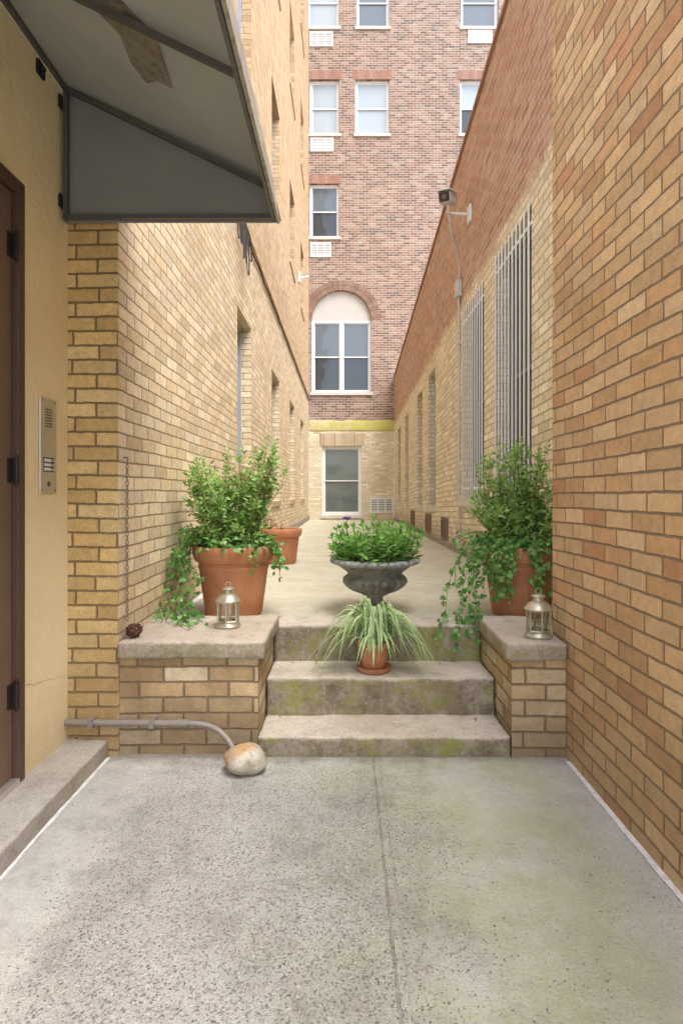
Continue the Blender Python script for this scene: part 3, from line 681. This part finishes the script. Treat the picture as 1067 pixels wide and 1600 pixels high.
# ------------------------------------------------------------------ foliage
def ortho(d, n):
    d = d.normalized(); n = n-d*n.dot(d)
    if n.length < 1e-4: n = d.orthogonal()
    return d, n.normalized()
def rv(k=1.0): return Vector((R.uniform(-k,k), R.uniform(-k,k), R.uniform(-k,k)))
def leaf(mb, p, d, n, L, W, fold=0.15, mi=0):
    d, n = ortho(d, n); s = d.cross(n)
    mb.add([p, p+d*L*0.45+s*W/2, p+d*L*0.48-n*W*fold, p+d*L*0.45-s*W/2, p+d*L-n*L*0.08], [(0,1,2),(1,4,2),(0,2,3),(2,4,3)], mi)
IV = [(0,1.0),(32,.62),(62,.82),(98,.52),(132,.66),(165,.38)]
def ivyleaf(mb, p, d, n, L):
    d, n = ortho(d, n); s = d.cross(n); c = p+d*L*0.45-n*L*0.04
    pts = [c]
    ring = [(a, r) for a, r in IV]+[(-a, r) for a, r in IV[::-1][:-1]]
    for a, r in ring:
        t = math.radians(a); rr_ = r*L*0.6
        pts.append(c+d*rr_*math.cos(t)+s*rr_*math.sin(t)+n*L*0.05*math.cos(2*t)-n*L*0.10*r*r)
    k = len(ring); mb.add(pts, [(0, 1+i, 1+(i+1) % k) for i in range(k)])
def shrub(base, tips, twigs=12, L=(0.030,0.048), start=0.12):
    ml, ms = MB(), MB()
    for tp in tips:
        tp = Vector(tp); b = Vector(base)+Vector((R.uniform(-.11,.11), R.uniform(-.11,.11), 0))
        ctl = b+Vector(((tp.x-b.x)*0.8, (tp.y-b.y)*0.8, (tp.z-b.z)*0.45))
        path = [b*(1-t)**2+ctl*2*t*(1-t)+tp*t*t for t in [i/9 for i in range(10)]]
        ms.tube(path, [0.004*(1-0.7*i/9) for i in range(10)], 5)
        for j in range(twigs):
            t = start+(1-start)*(j+R.random())/twigs; q = b*(1-t)**2+ctl*2*t*(1-t)+tp*t*t
            a = R.uniform(0, 2*PI); dr_ = Vector((math.cos(a), math.sin(a), R.uniform(0.3, 1.5))).normalized()
            ln = R.uniform(0.05, 0.125)*(1.2-0.6*t)
            e = q+dr_*ln; ms.tube([q, e], 0.0012, 3)
            k = max(3, int(ln/0.019))
            for i in range(k):
                w = q+dr_*ln*(i+0.6)/k
                for sgn in (-1, 1):
                    sd = dr_.cross(Vector((0,0,1))); sd = sd.normalized() if sd.length > 1e-3 else Vector((1,0,0))
                    sd = Matrix.Rotation(i*PI/2+R.uniform(-.5,.5), 3, dr_) @ sd
                    ll = R.uniform(*L); leaf(ml, w, dr_*0.6+sd*sgn+rv(.3), Vector((0,-.25,1))+rv(.6), ll, ll*0.56)
            leaf(ml, e, dr_+rv(.3), Vector((0,0,1))+rv(.8), L[1], L[1]*0.5)
        # leafy upright sprig at the tip
        dr_ = (path[-1]-path[-2]).normalized()*.6+Vector((0,0,.6))
        for i in range(6):
            for sgn in (-1, 1):
                a = i*PI/2+R.random(); sd = Vector((math.cos(a), math.sin(a), 0))
                ll = R.uniform(*L)*(1-.06*i); leaf(ml, tp+dr_*.013*i, dr_*.7+sd*sgn, Vector((0,0,1))+rv(.5), ll, ll*.52)
    return ml, ms
def ivy_path(pts): return catmull(pts, 8)
def ivy(center, top, rim, strands, fill=150, fr_=None):
    ml, ms = MB(), MB(); c = Vector(center)
    for i in range(fill):
        a = R.uniform(0, 2*PI); r = rim*math.sqrt(R.uniform(0.15, 1.55)); z = top+0.03+0.09*(1.2-r/rim)*R.random()+R.uniform(-.03,.06)
        p = Vector((c.x+r*math.cos(a), c.y+r*math.sin(a), z)); o = Vector((math.cos(a), math.sin(a), 0))
        p.x = max(p.x, XL+.03)
        ivyleaf(ml, p, o+Vector((0,0,-.4))+rv(.7), Vector((0,0,1))+o*.7+rv(.4), R.uniform(.030,.056))
    for sp_ in strands:
        path = ivy_path(sp_)
        for q in path: q.z = max(q.z, zfloor(q.x, q.y)+0.012); q.x = max(q.x, XL+.03)
        ms.tube(path, 0.0022, 4)
        acc = 0
        for i in range(1, len(path)):
            seg = path[i]-path[i-1]; acc += seg.length
            while acc > 0.024:
                acc -= 0.024
                p = path[i-1].lerp(path[i], R.random()); o = p-c; o.z = 0; o.normalize()
                dn = Vector((0,0,-.6)) if p.z > zfloor(p.x,p.y)+0.05 else Vector((0,0,.15))
                pp = p+rv(.03); pp.z = max(pp.z, zfloor(pp.x, pp.y)+0.015); pp.x = max(pp.x, XL+.03)
                ivyleaf(ml, pp, o*.4+dn+rv(.75), o+Vector((0,-.35,.55))+rv(.45), R.uniform(.024,.054))
    return ml, ms
def pot_profile(rb_, rt, h, rimh, rimw):
    zt = h-rimh
    rs = lambda z: rb_+(rt-rb_)*z/h
    return [(0,0),(rb_-.008,0),(rb_,.008),(rs(zt*.5),zt*.5),(rs(zt*.86),zt*.86),(rs(zt*.87)+.004,zt*.88),(rs(zt*.9)+.004,zt*.92),(rs(zt*.92),zt*.935),(rs(zt),zt),(rs(zt)+rimw,zt+.006),(rt+rimw+.004,zt+rimh*.5),(rt+rimw+.004,h-.012),(rt+rimw-.002,h-.002),(rt+rimw-.014,h),(rt-.012,h-.006),(rt-.02,h-.05),(rt-.025,h-.07)]
def potted(label, group, x, y, lean, tips, strands, fill):
    root = thing('potted_shrub', label, 'potted plant', (x, y, HL), group)
    H = 0.455
    MB().lathe(pot_profile(.185, .245, H, .105, .02), 56, (x, y, HL)).build('pot', 'terra', root, smooth=True)
    MB().lathe([(0.0,H-.04),(.10,H-.035),(.225,H-.055)], 30, (x,y,HL)).build('soil', 'soil', root, smooth=True)
    top = HL+H
    ml, ms = shrub((x, y, top-.05), tips); f = ml.build('foliage', 'shrub', root, recalc=False); ms.build('branches', 'stem', f)
    ml, ms = ivy((x, y, top), top-.01, .25, strands, fill); f = ml.build('ivy', 'ivy', root, recalc=False); ms.build('ivy_stems', 'greenstem', f)
    return root
# left pot
x, y = -0.737, 3.83; top = HL+0.455
tips = []
for i in range(22): tips.append((x-0.13+R.gauss(0,.10), y+R.gauss(0,.11), top+R.uniform(.16,.50)))
for i in range(7): tips.append((x-0.25+R.gauss(0,.03), y+R.gauss(0,.08), top+R.uniform(.28,.54)))
for i in range(15): tips.append((x+0.11+R.gauss(0,.10), y+R.gauss(0,.10), top+R.uniform(.18,.60)))
for i in range(8): tips.append((x+0.25+R.gauss(0,.045), y+R.gauss(0,.06), top+R.uniform(.40,.69)))
st_l = []
for i in range(6):
    a = R.uniform(math.radians(165), math.radians(225)); o = Vector((math.cos(a), math.sin(a), 0)); r = .26
    dx = R.uniform(.06,.18); zend = R.uniform(.66,.90)
    st_l.append([(x+o.x*.1,y+o.y*.1,top), (x+o.x*r,y+o.y*r,top+.045), (x+o.x*(r+dx*.7),y+o.y*(r+dx*.7),top-.08), (x+o.x*(r+dx),y+o.y*(r+dx),(top+zend)/2), (x+o.x*(r+dx)+R.uniform(-.03,.03),y+o.y*(r+dx)-.02,zend)])
for i in range(6):
    k = R.uniform(-.10,.16); d = R.uniform(-.16,.14)
    st_l.append([(x-.1,y-.06,top), (x-.26,y-.12,top+.05), (x-.34+k*.5,y-.22,top-.06), (-1.04+k,3.52+d,.80), (-1.04+k,3.40+d,.66), (-1.01+k,3.30+d,.60), (-.96+k*1.5,3.18+d,.588)])
for i in range(7):
    a = R.uniform(math.radians(265), math.radians(355)); o = Vector((math.cos(a), math.sin(a), 0)); r = .26
    st_l.append([(x+o.x*.1,y+o.y*.1,top), (x+o.x*r,y+o.y*r,top+.04), (x+o.x*(r+.06),y+o.y*(r+.06),top-.06), (x+o.x*(r+.06),y+o.y*(r+.06),top-R.uniform(.07,.2))])
for i in range(7):
    a = R.uniform(math.radians(170), math.radians(240)); o = Vector((math.cos(a), math.sin(a), 0))
    st_l.append([(x+o.x*.1,y+o.y*.1,top), (x+o.x*.28,y+o.y*.28,top+.10), (x+o.x*.42,y+o.y*.38,top+R.uniform(-.04,.10))])
potted('terracotta pot with wide leafy shrub and trailing ivy against the left tan brick wall', 'pair of potted shrubs flanking the steps', x, y, 0, tips, st_l, 220)
# right pot
x, y = 1.165, 3.83
tips = [(x+R.uniform(-.31,.20), y+R.gauss(0,.12), top+R.uniform(.16,.64)) for i in range(52)]
st_r = []
for i in range(7):
    a = R.uniform(math.radians(170), math.radians(235)); o = Vector((math.cos(a), math.sin(a), 0)); r = .26; dx = R.uniform(.05,.18); zend = R.uniform(.66,.88)
    st_r.append([(x+o.x*.1,y+o.y*.1,top), (x+o.x*r,y+o.y*r,top+.045), (x+o.x*(r+dx*.8),y+o.y*(r+dx*.8),top-.08), (x+o.x*(r+dx),y+o.y*(r+dx),(top+zend)/2), (x+o.x*(r+dx),y+o.y*(r+dx),zend)])
for i in range(6):
    k = R.uniform(-.11,.09)
    st_r.append([(x-.1,y-.05,top), (x-.26,y-.10,top+.05), (x-.36+k,y-.18,top-.10), (.74+k,3.60,.72), (.70+k,3.50,.56), (.68+k*1.3,3.42,.48), (.68+k*1.6,3.40,.40+R.uniform(-.06,.10))])
for i in range(20):
    a = R.uniform(math.radians(215), math.radians(320)); o = Vector((math.cos(a), math.sin(a), 0)); r = .26
    st_r.append([(x+o.x*.1,y+o.y*.1,top), (x+o.x*r,y+o.y*r,top+.04), (x+o.x*(r+.06),y+o.y*(r+.06),top-.08), (x+o.x*(r+.05),y+o.y*(r+.05),top-R.uniform(.08,.36))])
for i in range(7):
    a = R.uniform(math.radians(160), math.radians(225)); o = Vector((math.cos(a), math.sin(a), 0))
    st_r.append([(x+o.x*.1,y+o.y*.1,top), (x+o.x*.28,y+o.y*.28,top+.08), (x+o.x*.44,y+o.y*.38,top+R.uniform(-.08,.06))])
potted('terracotta pot with dense upright shrub and trailing ivy, partly hidden by the right brick wall', 'pair of potted shrubs flanking the steps', x, y, 0, tips, st_r, 230)

# urn
x, y = 0.2, 3.87
un = thing('urn_planter', 'dark weathered garden urn full of bright green leafy plants at the top of the steps', 'planter', (x, y, HL))
prof = [(0,.0),(.14,0),(.14,.022),(.125,.034),(.085,.05),(.06,.07),(.052,.095),(.06,.112),(.085,.118),(.09,.128)]
MB().lathe(prof, 48, (x,y,HL)).build('pedestal', 'urn', un, smooth=True)
bowl = [(.05,.120),(.10,.130),(.155,.152),(.19,.178),(.210,.206),(.208,.232),(.19,.25),(.180,.258),(.186,.270),(.21,.29),(.245,.315),(.268,.328)]
def gad(th, r, z):
    k = max(0.0, min(1.0, (z-.12)/.03))*max(0.0, min(1.0, (.25-z)/.03)); return r*(1+.085*k*(abs(math.sin(th*11))-.5))
MB().lathe(bowl, 176, (x,y,HL), gad).build('bowl', 'urn', un, smooth=True)
def egg(th, r, z): return r+(.007*max(0, math.cos(th*36)) if .33 < z < .358 and r > .27 else 0)
MB().lathe([(.258,.322),(.280,.328),(.292,.336),(.296,.346),(.292,.356),(.280,.362),(.25,.362),(.238,.345)], 216, (x,y,HL), egg).build('rim', 'urnrim', un, smooth=True)
MB().lathe([(0,.345),(.245,.34)], 30, (x,y,HL)).build('soil', 'soil', un)
ml, ms = MB(), MB()
for i in range(105):
    a = R.uniform(0, 2*PI); r = .25*math.sqrt(R.random()); b = Vector((x+r*math.cos(a), y+r*math.sin(a), HL+.345))
    o = Vector((math.cos(a), math.sin(a), 0)); hh = R.uniform(.09,.29)*(1.05-.3*r/.25)
    e = b+o*R.uniform(.0,.10)+Vector((R.uniform(-.04,.04),R.uniform(-.04,.04),hh)); ms.tube([b,(b+e)/2+o*.01,e], .002, 4)
    n_ = 7
    for k in range(n_):
        p = b.lerp(e, .2+.8*(k+.5)/n_); aa = k*2.4+R.uniform(0,1)
        dd = Vector((math.cos(aa), math.sin(aa), R.uniform(.1,.7))); ll = R.uniform(.05,.088)
        leaf(ml, p, dd, Vector((0,-.2,1))+rv(.5), ll, ll*.42)
    for k in range(3): leaf(ml, e, Vector((0,0,1))+rv(.6), rv(1), .045, .018)
for i in range(80):
    a = R.uniform(0, 2*PI); o = Vector((math.cos(a), math.sin(a), 0)); p = Vector((x,y,HL+.365))+o*R.uniform(.2,.28)
    leaf(ml, p, o+Vector((0,0,.1))+rv(.5), Vector((0,0,1))+rv(.4), R.uniform(.04,.07), .026)
f = ml.build('foliage', 'fresh', un, recalc=False); ms.build('stems', 'greenstem', f)
m = MB(); c = Vector((x-.19, y-.02, HL+.62))
for k in range(7):
    a = k*2*PI/7; leaf(m, c, Vector((math.cos(a),math.sin(a)*.6,.5)), Vector((0,-1,.3)), .035, .022)
fl = m.build('flower', 'violet', un, recalc=False)
MB().tube([(x-.17,y-.02,HL+.345),(x-.185,y-.02,HL+.46),c], .002, 4).build('flower_stem', 'greenstem', fl)

# spider plant
x, y, zb = 0.165, 3.285, 0.301
sq = thing('potted_spider_plant', 'small terracotta pot with arching striped leaves standing on the middle step', 'potted plant', (x, y, zb))
MB().lathe([(0,.0),(.088,0),(.10,.022),(.102,.028),(.096,.028),(.085,.012),(0,.012)], 40, (x,y,zb)).build('saucer', 'terra', sq, smooth=True)
MB().lathe([(q[0], q[1]+.013) for q in pot_profile(.066,.088,.155,.038,.007)], 44, (x,y,zb)).build('pot', 'terra', sq, smooth=True)
MB().lathe([(0,.14),(.072,.135)], 24, (x,y,zb)).build('soil', 'soil', sq)
m = MB()
for i in range(190):
    a = R.uniform(0, 2*PI) if i < 145 else R.choice([R.gauss(0.0,.4), R.gauss(0.0,.4), R.gauss(PI,.4)])
    o = Vector((math.cos(a), math.sin(a), 0)); b = Vector((x,y,zb+.15))+o*R.uniform(0,.05)
    out = R.uniform(.12,.32) if i < 145 else R.uniform(.26,.42)
    if o.y > 0: out *= 1-.55*o.y
    front = max(0, -o.y)
    out *= 1-.42*front
    rise = R.uniform(.04,.215)*(1.25-.9*out); drop = R.uniform(.03,.17)*(1-.35*front)+max(0,out-.18)*.9
    if o.y > .25: drop = R.uniform(0,.08)
    peak = b+o*out*R.uniform(.42,.55)+Vector((0,0,rise)); tip = b+o*out+Vector((R.uniform(-.03,.03),R.uniform(-.02,.02),rise*.6-drop))
    side = Vector((-o.y,o.x,0)); w0 = R.uniform(.0065,.0115); rows = []; ns = 12
    cv = peak*2-(b+tip)*.5
    for k in range(ns+1):
        t = k/ns; p = b*(1-t)**2+cv*2*t*(1-t)+tip*t*t
        p.z = max(p.z, zfloor(p.x,p.y)+.006)
        w = w0*(.75+.62*t if t < .4 else 1.0*(1-((t-.4)/.6)**2.2)+.02)
        rows.append([p-side*w+Vector((0,0,.3*w)), p-side*w*.5, p+side*w*.5, p+side*w+Vector((0,0,.3*w))])
    b0 = len(m.v); m.v += [q for r_ in rows for q in r_]
    for k in range(ns):
        for c_ in range(3):
            m.f.append([b0+k*4+c_, b0+k*4+c_+1, b0+(k+1)*4+c_+1, b0+(k+1)*4+c_]); m.mi.append(0 if c_ == 1 else 1)
m.build('leaves', ['spidergreen','spidercream'], sq, recalc=False)

# back pot on the passage
bx_, by_ = -0.735, 6.65
r_ = thing('terracotta_pot', 'terracotta pot with dry brown stems on the passage behind the left shrub', 'pot', (bx_, by_, HL))
rt, h = .235, .40
MB().lathe(pot_profile(rt*.72, rt*.92, h, h*.24, rt*.08), 44, (bx_,by_,HL)).build('pot', 'terra', r_, smooth=True)
MB().lathe([(0,h-.04),(rt*.9,h-.05)], 24, (bx_,by_,HL)).build('soil', 'soil', r_)
ml, ms = MB(), MB()
for i in range(10):
    b = Vector((bx_-.08+R.uniform(-.1,.08), by_+R.uniform(-.1,.1), HL+.34)); e = b+Vector((R.uniform(-.16,.06),R.uniform(-.1,.1),R.uniform(.06,.2))); ms.tube([b,e],.004,4)
    for k in range(5): leaf(ml, b.lerp(e,.4+.6*R.random()), rv(1)+Vector((0,0,.2)), rv(1), R.uniform(.04,.07), .024)
ms.build('stems', 'stem', r_); ml.build('dry_leaves', 'dry', r_, recalc=False)

# dry leaves on the steps and ground
for (lx, ly, k) in ((-.30,3.40,0),(-.18,3.43,1),(.42,3.42,0),(.55,3.38,1),(-.36,3.10,1),(.70,3.09,0)):
    m = MB(); a = R.uniform(0,6.28); leaf(m, Vector((lx,ly,zfloor(lx,ly)+.009)), Vector((math.cos(a),math.sin(a),.08)), Vector((0,0,1))+rv(.25), R.uniform(.022,.035), .016, -.3)
    tag(m.build('fallen_leaf', 'dry', recalc=False), 'small dry brown leaf lying on the concrete steps', 'leaf', 'dry leaves scattered on the steps')

# ------------------------------------------------------------------ lanterns
def lantern(loc, label):
    r_ = thing('lantern', label, 'lantern', (0,0,0), 'candle lanterns on the low walls')
    MB().lathe([(0,0),(.066,0),(.069,.004),(.069,.012),(.063,.018),(.060,.028),(0,.028)], 40).build('base', 'champagne', r_, smooth=True)
    n = 6
    m = MB()
    for k in range(n):
        t = 2*PI*(k+.5)/n; m.tube([(.057*math.cos(t),.057*math.sin(t),.026),(.057*math.cos(t),.057*math.sin(t),.142)], .0055, 6)
    m.build('posts', 'champagne', r_, smooth=True)
    m = MB()
    for z in (.034, .136):
        ring = [(.056*math.cos(2*PI*(k+.5)/n), .056*math.sin(2*PI*(k+.5)/n), z) for k in range(n)]; m.tube(ring, .005, 5, closed=True)
    m.build('rails', 'champagne', r_)
    MB().lathe([(.052,.028),(.052,.142)], 6, mod=lambda th, r, z: r).build('glass', 'glass', r_)
    m = MB(); m.lathe([(0,.028),(.024,.028),(.025,.034),(.025,.045),(.02,.045),(0,.042)], 20); m.build('tealight_cup', 'champagne', r_, smooth=True)
    rf = MB().lathe([(.055,.138),(.070,.140),(.071,.146),(.066,.150),(.060,.160),(.048,.172),(.032,.181),(.027,.184)], 40).build('roof', 'champagne', r_, smooth=True)
    MB().lathe([(.026,.183),(.026,.203),(.033,.205),(.034,.209),(.026,.215),(.01,.219),(0,.2195)], 30).build('chimney', 'champagne', rf, smooth=True)
    m = MB(); m.tube([(.015*math.cos(2*PI*k/20), 0, .231+.014*math.sin(2*PI*k/20)) for k in range(20)], .002, 6, closed=True); m.build('ring_handle', 'champagne', r_, smooth=True)
    r_.location = loc; return r_
L1 = lantern((-0.641, 3.165, HC+.003), 'metal and glass lantern standing in front of the left terracotta pot')
l2 = L1.copy(); COL.objects.link(l2); l2.location = (0.985, 2.94, HC+.003); l2['label'] = 'metal and glass lantern standing on the right coping next to the orange brick wall'
for ch in list(L1.children):
    c = ch.copy(); COL.objects.link(c); c.parent = l2
    for g in ch.children:
        d = g.copy(); COL.objects.link(d); d.parent = c

# ------------------------------------------------------------------ stone, pipe, chain
bm = bmesh.new(); bmesh.ops.create_icosphere(bm, subdivisions=5, radius=1)
m = MB(); vs = []
for q in bm.verts:
    co = q.co.copy(); co *= 1+.12*noise.noise(co*1.3+Vector((4,2,9)))+.03*noise.noise(co*4)
    v = Vector((co.x*.099, co.y*.085, co.z*.066)); v = Matrix.Rotation(.06, 3, 'Y') @ v
    vs.append(v+Vector((-0.467, 2.70, .062)))
bm.verts.index_update(); m.add(vs, [tuple(v.index for v in f.verts) for f in bm.faces]); bm.free()
tag(m.build('stone', 'rock', smooth=True), 'rounded tan stone with rusty orange patch lying on the ground left of the steps', 'stone')
pp = thing('drain_pipe', 'grey pipe running along the foot of the left low wall towards the round stone', 'pipe', (-0.9, 2.85, .1))
pth = [(-1.375,2.845,.175),(-1.0,2.845,.172),(-.80,2.845,.17)]
MB().tube(pth, .0165, 14).build('pipe', 'pipe', pp, smooth=True)
MB().tube(catmull([(-.80,2.845,.17),(-.72,2.845,.168),(-.63,2.835,.145),(-.56,2.80,.095),(-.53,2.77,.05),(-.52,2.765,.0)], 8), .0145, 14).build('bent_pipe', 'pipe', pp, smooth=True)
MB().tube([(-.825,2.845,.1705),(-.775,2.845,.1695)], .021, 14).build('coupling', 'pipe', pp, smooth=True)
for xx in (-1.25, -.95): m = MB(); m.box(xx-.012, xx+.012, 2.825, 2.886, .152, .194); m.build('strap', 'pipe', pp)
ch = thing('hanging_chain', 'thin chain with a rusty wire ball hanging down the left wall corner', 'chain', (-1.105, 2.93, HC))
m = MB(); z = 1.465; k = 0
while z > .66:
    a = [( (.006 if k % 2 else 0)*math.cos(t), (0 if k % 2 else .006)*math.cos(t), .0135*math.sin(t)) for t in [2*PI*i/12 for i in range(12)]]
    m.tube([Vector(q)+Vector((-1.112, 2.945, z)) for q in a], .0022, 5, closed=True); z -= .0215; k += 1
m.build('chain_links', 'chain', ch, smooth=True)
m = MB(); m.tube([(-1.14,2.945,1.49),(-1.112,2.945,1.49),(-1.108,2.945,1.478)], .004, 6); m.build('hook', 'chain', ch)
m = MB()
for i in range(22):
    ax = rv(1).normalized(); a = ax.orthogonal().normalized(); b = ax.cross(a); rr_ = R.uniform(.028,.045); off = ax*R.uniform(-.02,.02); pts = []
    for k in range(22):
        t = 2*PI*k/22; pts.append(Vector((-1.073, 2.935, HC+.042))+off+(a*math.cos(t)+b*math.sin(t))*rr_*(1+.08*math.sin(3*t+i)))
    for q in pts: q.z = HC+.004+(q.z-HC-.004)*.85; q.z = max(q.z, HC+.005)
    m.tube(pts, .0027, 5, closed=True)
m.build('wire_ball', 'rust', ch, smooth=True)

# ------------------------------------------------------------------ cables, camera
m = MB(); pts = [FL.p(5.4+i*.25, 4.22+.012*math.sin(i*1.7)+.02*noise.noise(Vector((i*.4,0,0))), .02) for i in range(51)]
m.tube(pts, .014, 6)
tag(m.build('wall_cable', 'cable', smooth=True), 'long dark cable running along the tan left wall above the ground floor windows', 'cable')
wb = thing('wire_bundle', 'tangle of black wires hanging from the left wall below the awning corner', 'wires', (-1.1, 6.1, 4.2))
for i in range(6):
    y0 = 5.75+i*.1; m = MB(); dp = R.uniform(.35,.62)
    m.tube(catmull([FL.p(y0,4.3,.03),FL.p(y0+.02,4.1,.05+.01*i),FL.p(y0+.05,4.25-dp,.06+.01*i),FL.p(y0+.16,4.3-dp*.9,.06),FL.p(y0+.22,4.22,.03)],6), .007, 5); m.build('wire', 'cable', wb, smooth=True)
wl = thing('wall_bracket', 'small white bracket fixed high on the tan left wall near its far end', 'bracket', FL.p(14.1, 6.5, 0))
m = MB(); m.obox(FL, 14.05, 14.2, 6.5, 6.75, .002, .04); m.build('plate', 'white', wl)
m = MB(); m.tube([FL.p(14.12,6.6,.03),FL.p(14.12,6.65,.25)],.03,8); m.build('arm', 'white', wl)
sc_ = thing('security_camera', 'grey security camera on a wall arm above the barred windows', 'security camera', (1.30, 7.05, 4.8))
ctr = Vector((1.245, 7.0, 4.90)); fw_ = Vector((-.42,-.85,-.28)).normalized(); sd = fw_.cross(Vector((0,0,1))).normalized(); up_ = sd.cross(fw_)
def ob(c, l0, l1, w, h0, h1):
    return [c+fw_*l+sd*s_*w+up_*h for h in (h0,h1) for (l,s_) in ((l0,-1),(l1,-1),(l1,1),(l0,1))]
MB().hexa(ob(ctr,-.17,.15,.072,-.065,.06)).build('housing', 'cable2', sc_, bevel=.012)
MB().hexa(ob(ctr,-.19,.20,.086,.064,.078)).build('sunshade', 'white', sc_, bevel=.004)
MB().hexa(ob(ctr,.152,.158,.062,-.055,.05)).build('front_glass', 'lens', sc_)
MB().tube([ctr+fw_*.159-up_*.002, ctr+fw_*.166-up_*.002], .03, 16).build('lens', 'darkmetal', sc_, smooth=True)
m = MB(); e = Vector((XR-.01, 7.07, 4.74)); m.tube([ctr-up_*.06-fw_*.02, Vector((1.255,7.03,4.75)), Vector((1.30,7.05,4.74)), e], .018, 8); m.build('arm', 'white', sc_, smooth=True)
MB().box(XR-.03, XR-.003, 7.0, 7.14, 4.64, 4.84).build('wall_plate', 'white', sc_)
cd = thing('conduit', 'grey electrical conduit with junction box running down the right wall below the security camera', 'conduit', (1.5, 7.6, 1.3))
MB().tube(catmull([(1.27,7.03,4.72),(1.32,7.15,4.55),(1.42,7.35,4.45),(1.49,7.5,4.25),(1.51,7.62,4.12)],8), .017, 8).build('flexible_conduit', 'cable2', cd, smooth=True)
MB().obox(FRr, 7.58, 7.74, 3.92, 4.14, .002, .075).build('junction_box', 'cable2', cd, bevel=.01)
MB().tube([FRr.p(7.66,3.92,.03),FRr.p(7.66,HL+.1,.03)], .014, 8).build('pipe', 'cable2', cd, smooth=True)
for v in (1.5,2.4,3.3): MB().obox(FRr, 7.62, 7.70, v, v+.03, .002, .046).build('clip', 'cable2', cd)

# ------------------------------------------------------------------ light and camera
EL, AZ = math.radians(62), math.radians(140)
w = bpy.data.worlds.new("World"); sc.world = w; w.use_nodes = True; nt = w.node_tree
bg = nt.nodes['Background']; sky = nt.nodes.new('ShaderNodeTexSky'); sky.sky_type = 'NISHITA'; sky.sun_disc = False
sky.sun_elevation = EL; sky.sun_rotation = AZ; sky.dust_density = 3.0; sky.air_density = 1.0; sky.ozone_density = 1.0
hs = nt.nodes.new('ShaderNodeHueSaturation'); hs.inputs['Saturation'].default_value = 0.78; hs.inputs['Value'].default_value = 3.45
nt.links.new(sky.outputs[0], hs.inputs['Color']); nt.links.new(hs.outputs[0], bg.inputs[0]); bg.inputs[1].default_value = 0.15
sl = bpy.data.lights.new('sun', 'SUN'); sl.energy = 2.8; sl.angle = math.radians(36); sl.color = (1.0, 0.975, 0.93)
so = bpy.data.objects.new('sun', sl); COL.objects.link(so)
S = Vector((math.sin(AZ)*math.cos(EL), math.cos(AZ)*math.cos(EL), math.sin(EL)))
so.rotation_euler = S.to_track_quat('Z', 'Y').to_euler()
cam = bpy.data.cameras.new('camera'); co = bpy.data.objects.new('camera', cam); COL.objects.link(co)
co.location = (0,0,CH); co.rotation_euler = (PI/2, 0, 0)
cam.sensor_fit = 'VERTICAL'; cam.sensor_height = 36; cam.lens = F/1600*36
cam.shift_x = -(CX-533.5)/1600; cam.shift_y = -(800-CY)/1600
cam.clip_end = 300; cam.clip_start = 0.02
sc.camera = co
sc.view_settings.view_transform = 'Standard'; sc.view_settings.look = 'None'; sc.view_settings.exposure = 0
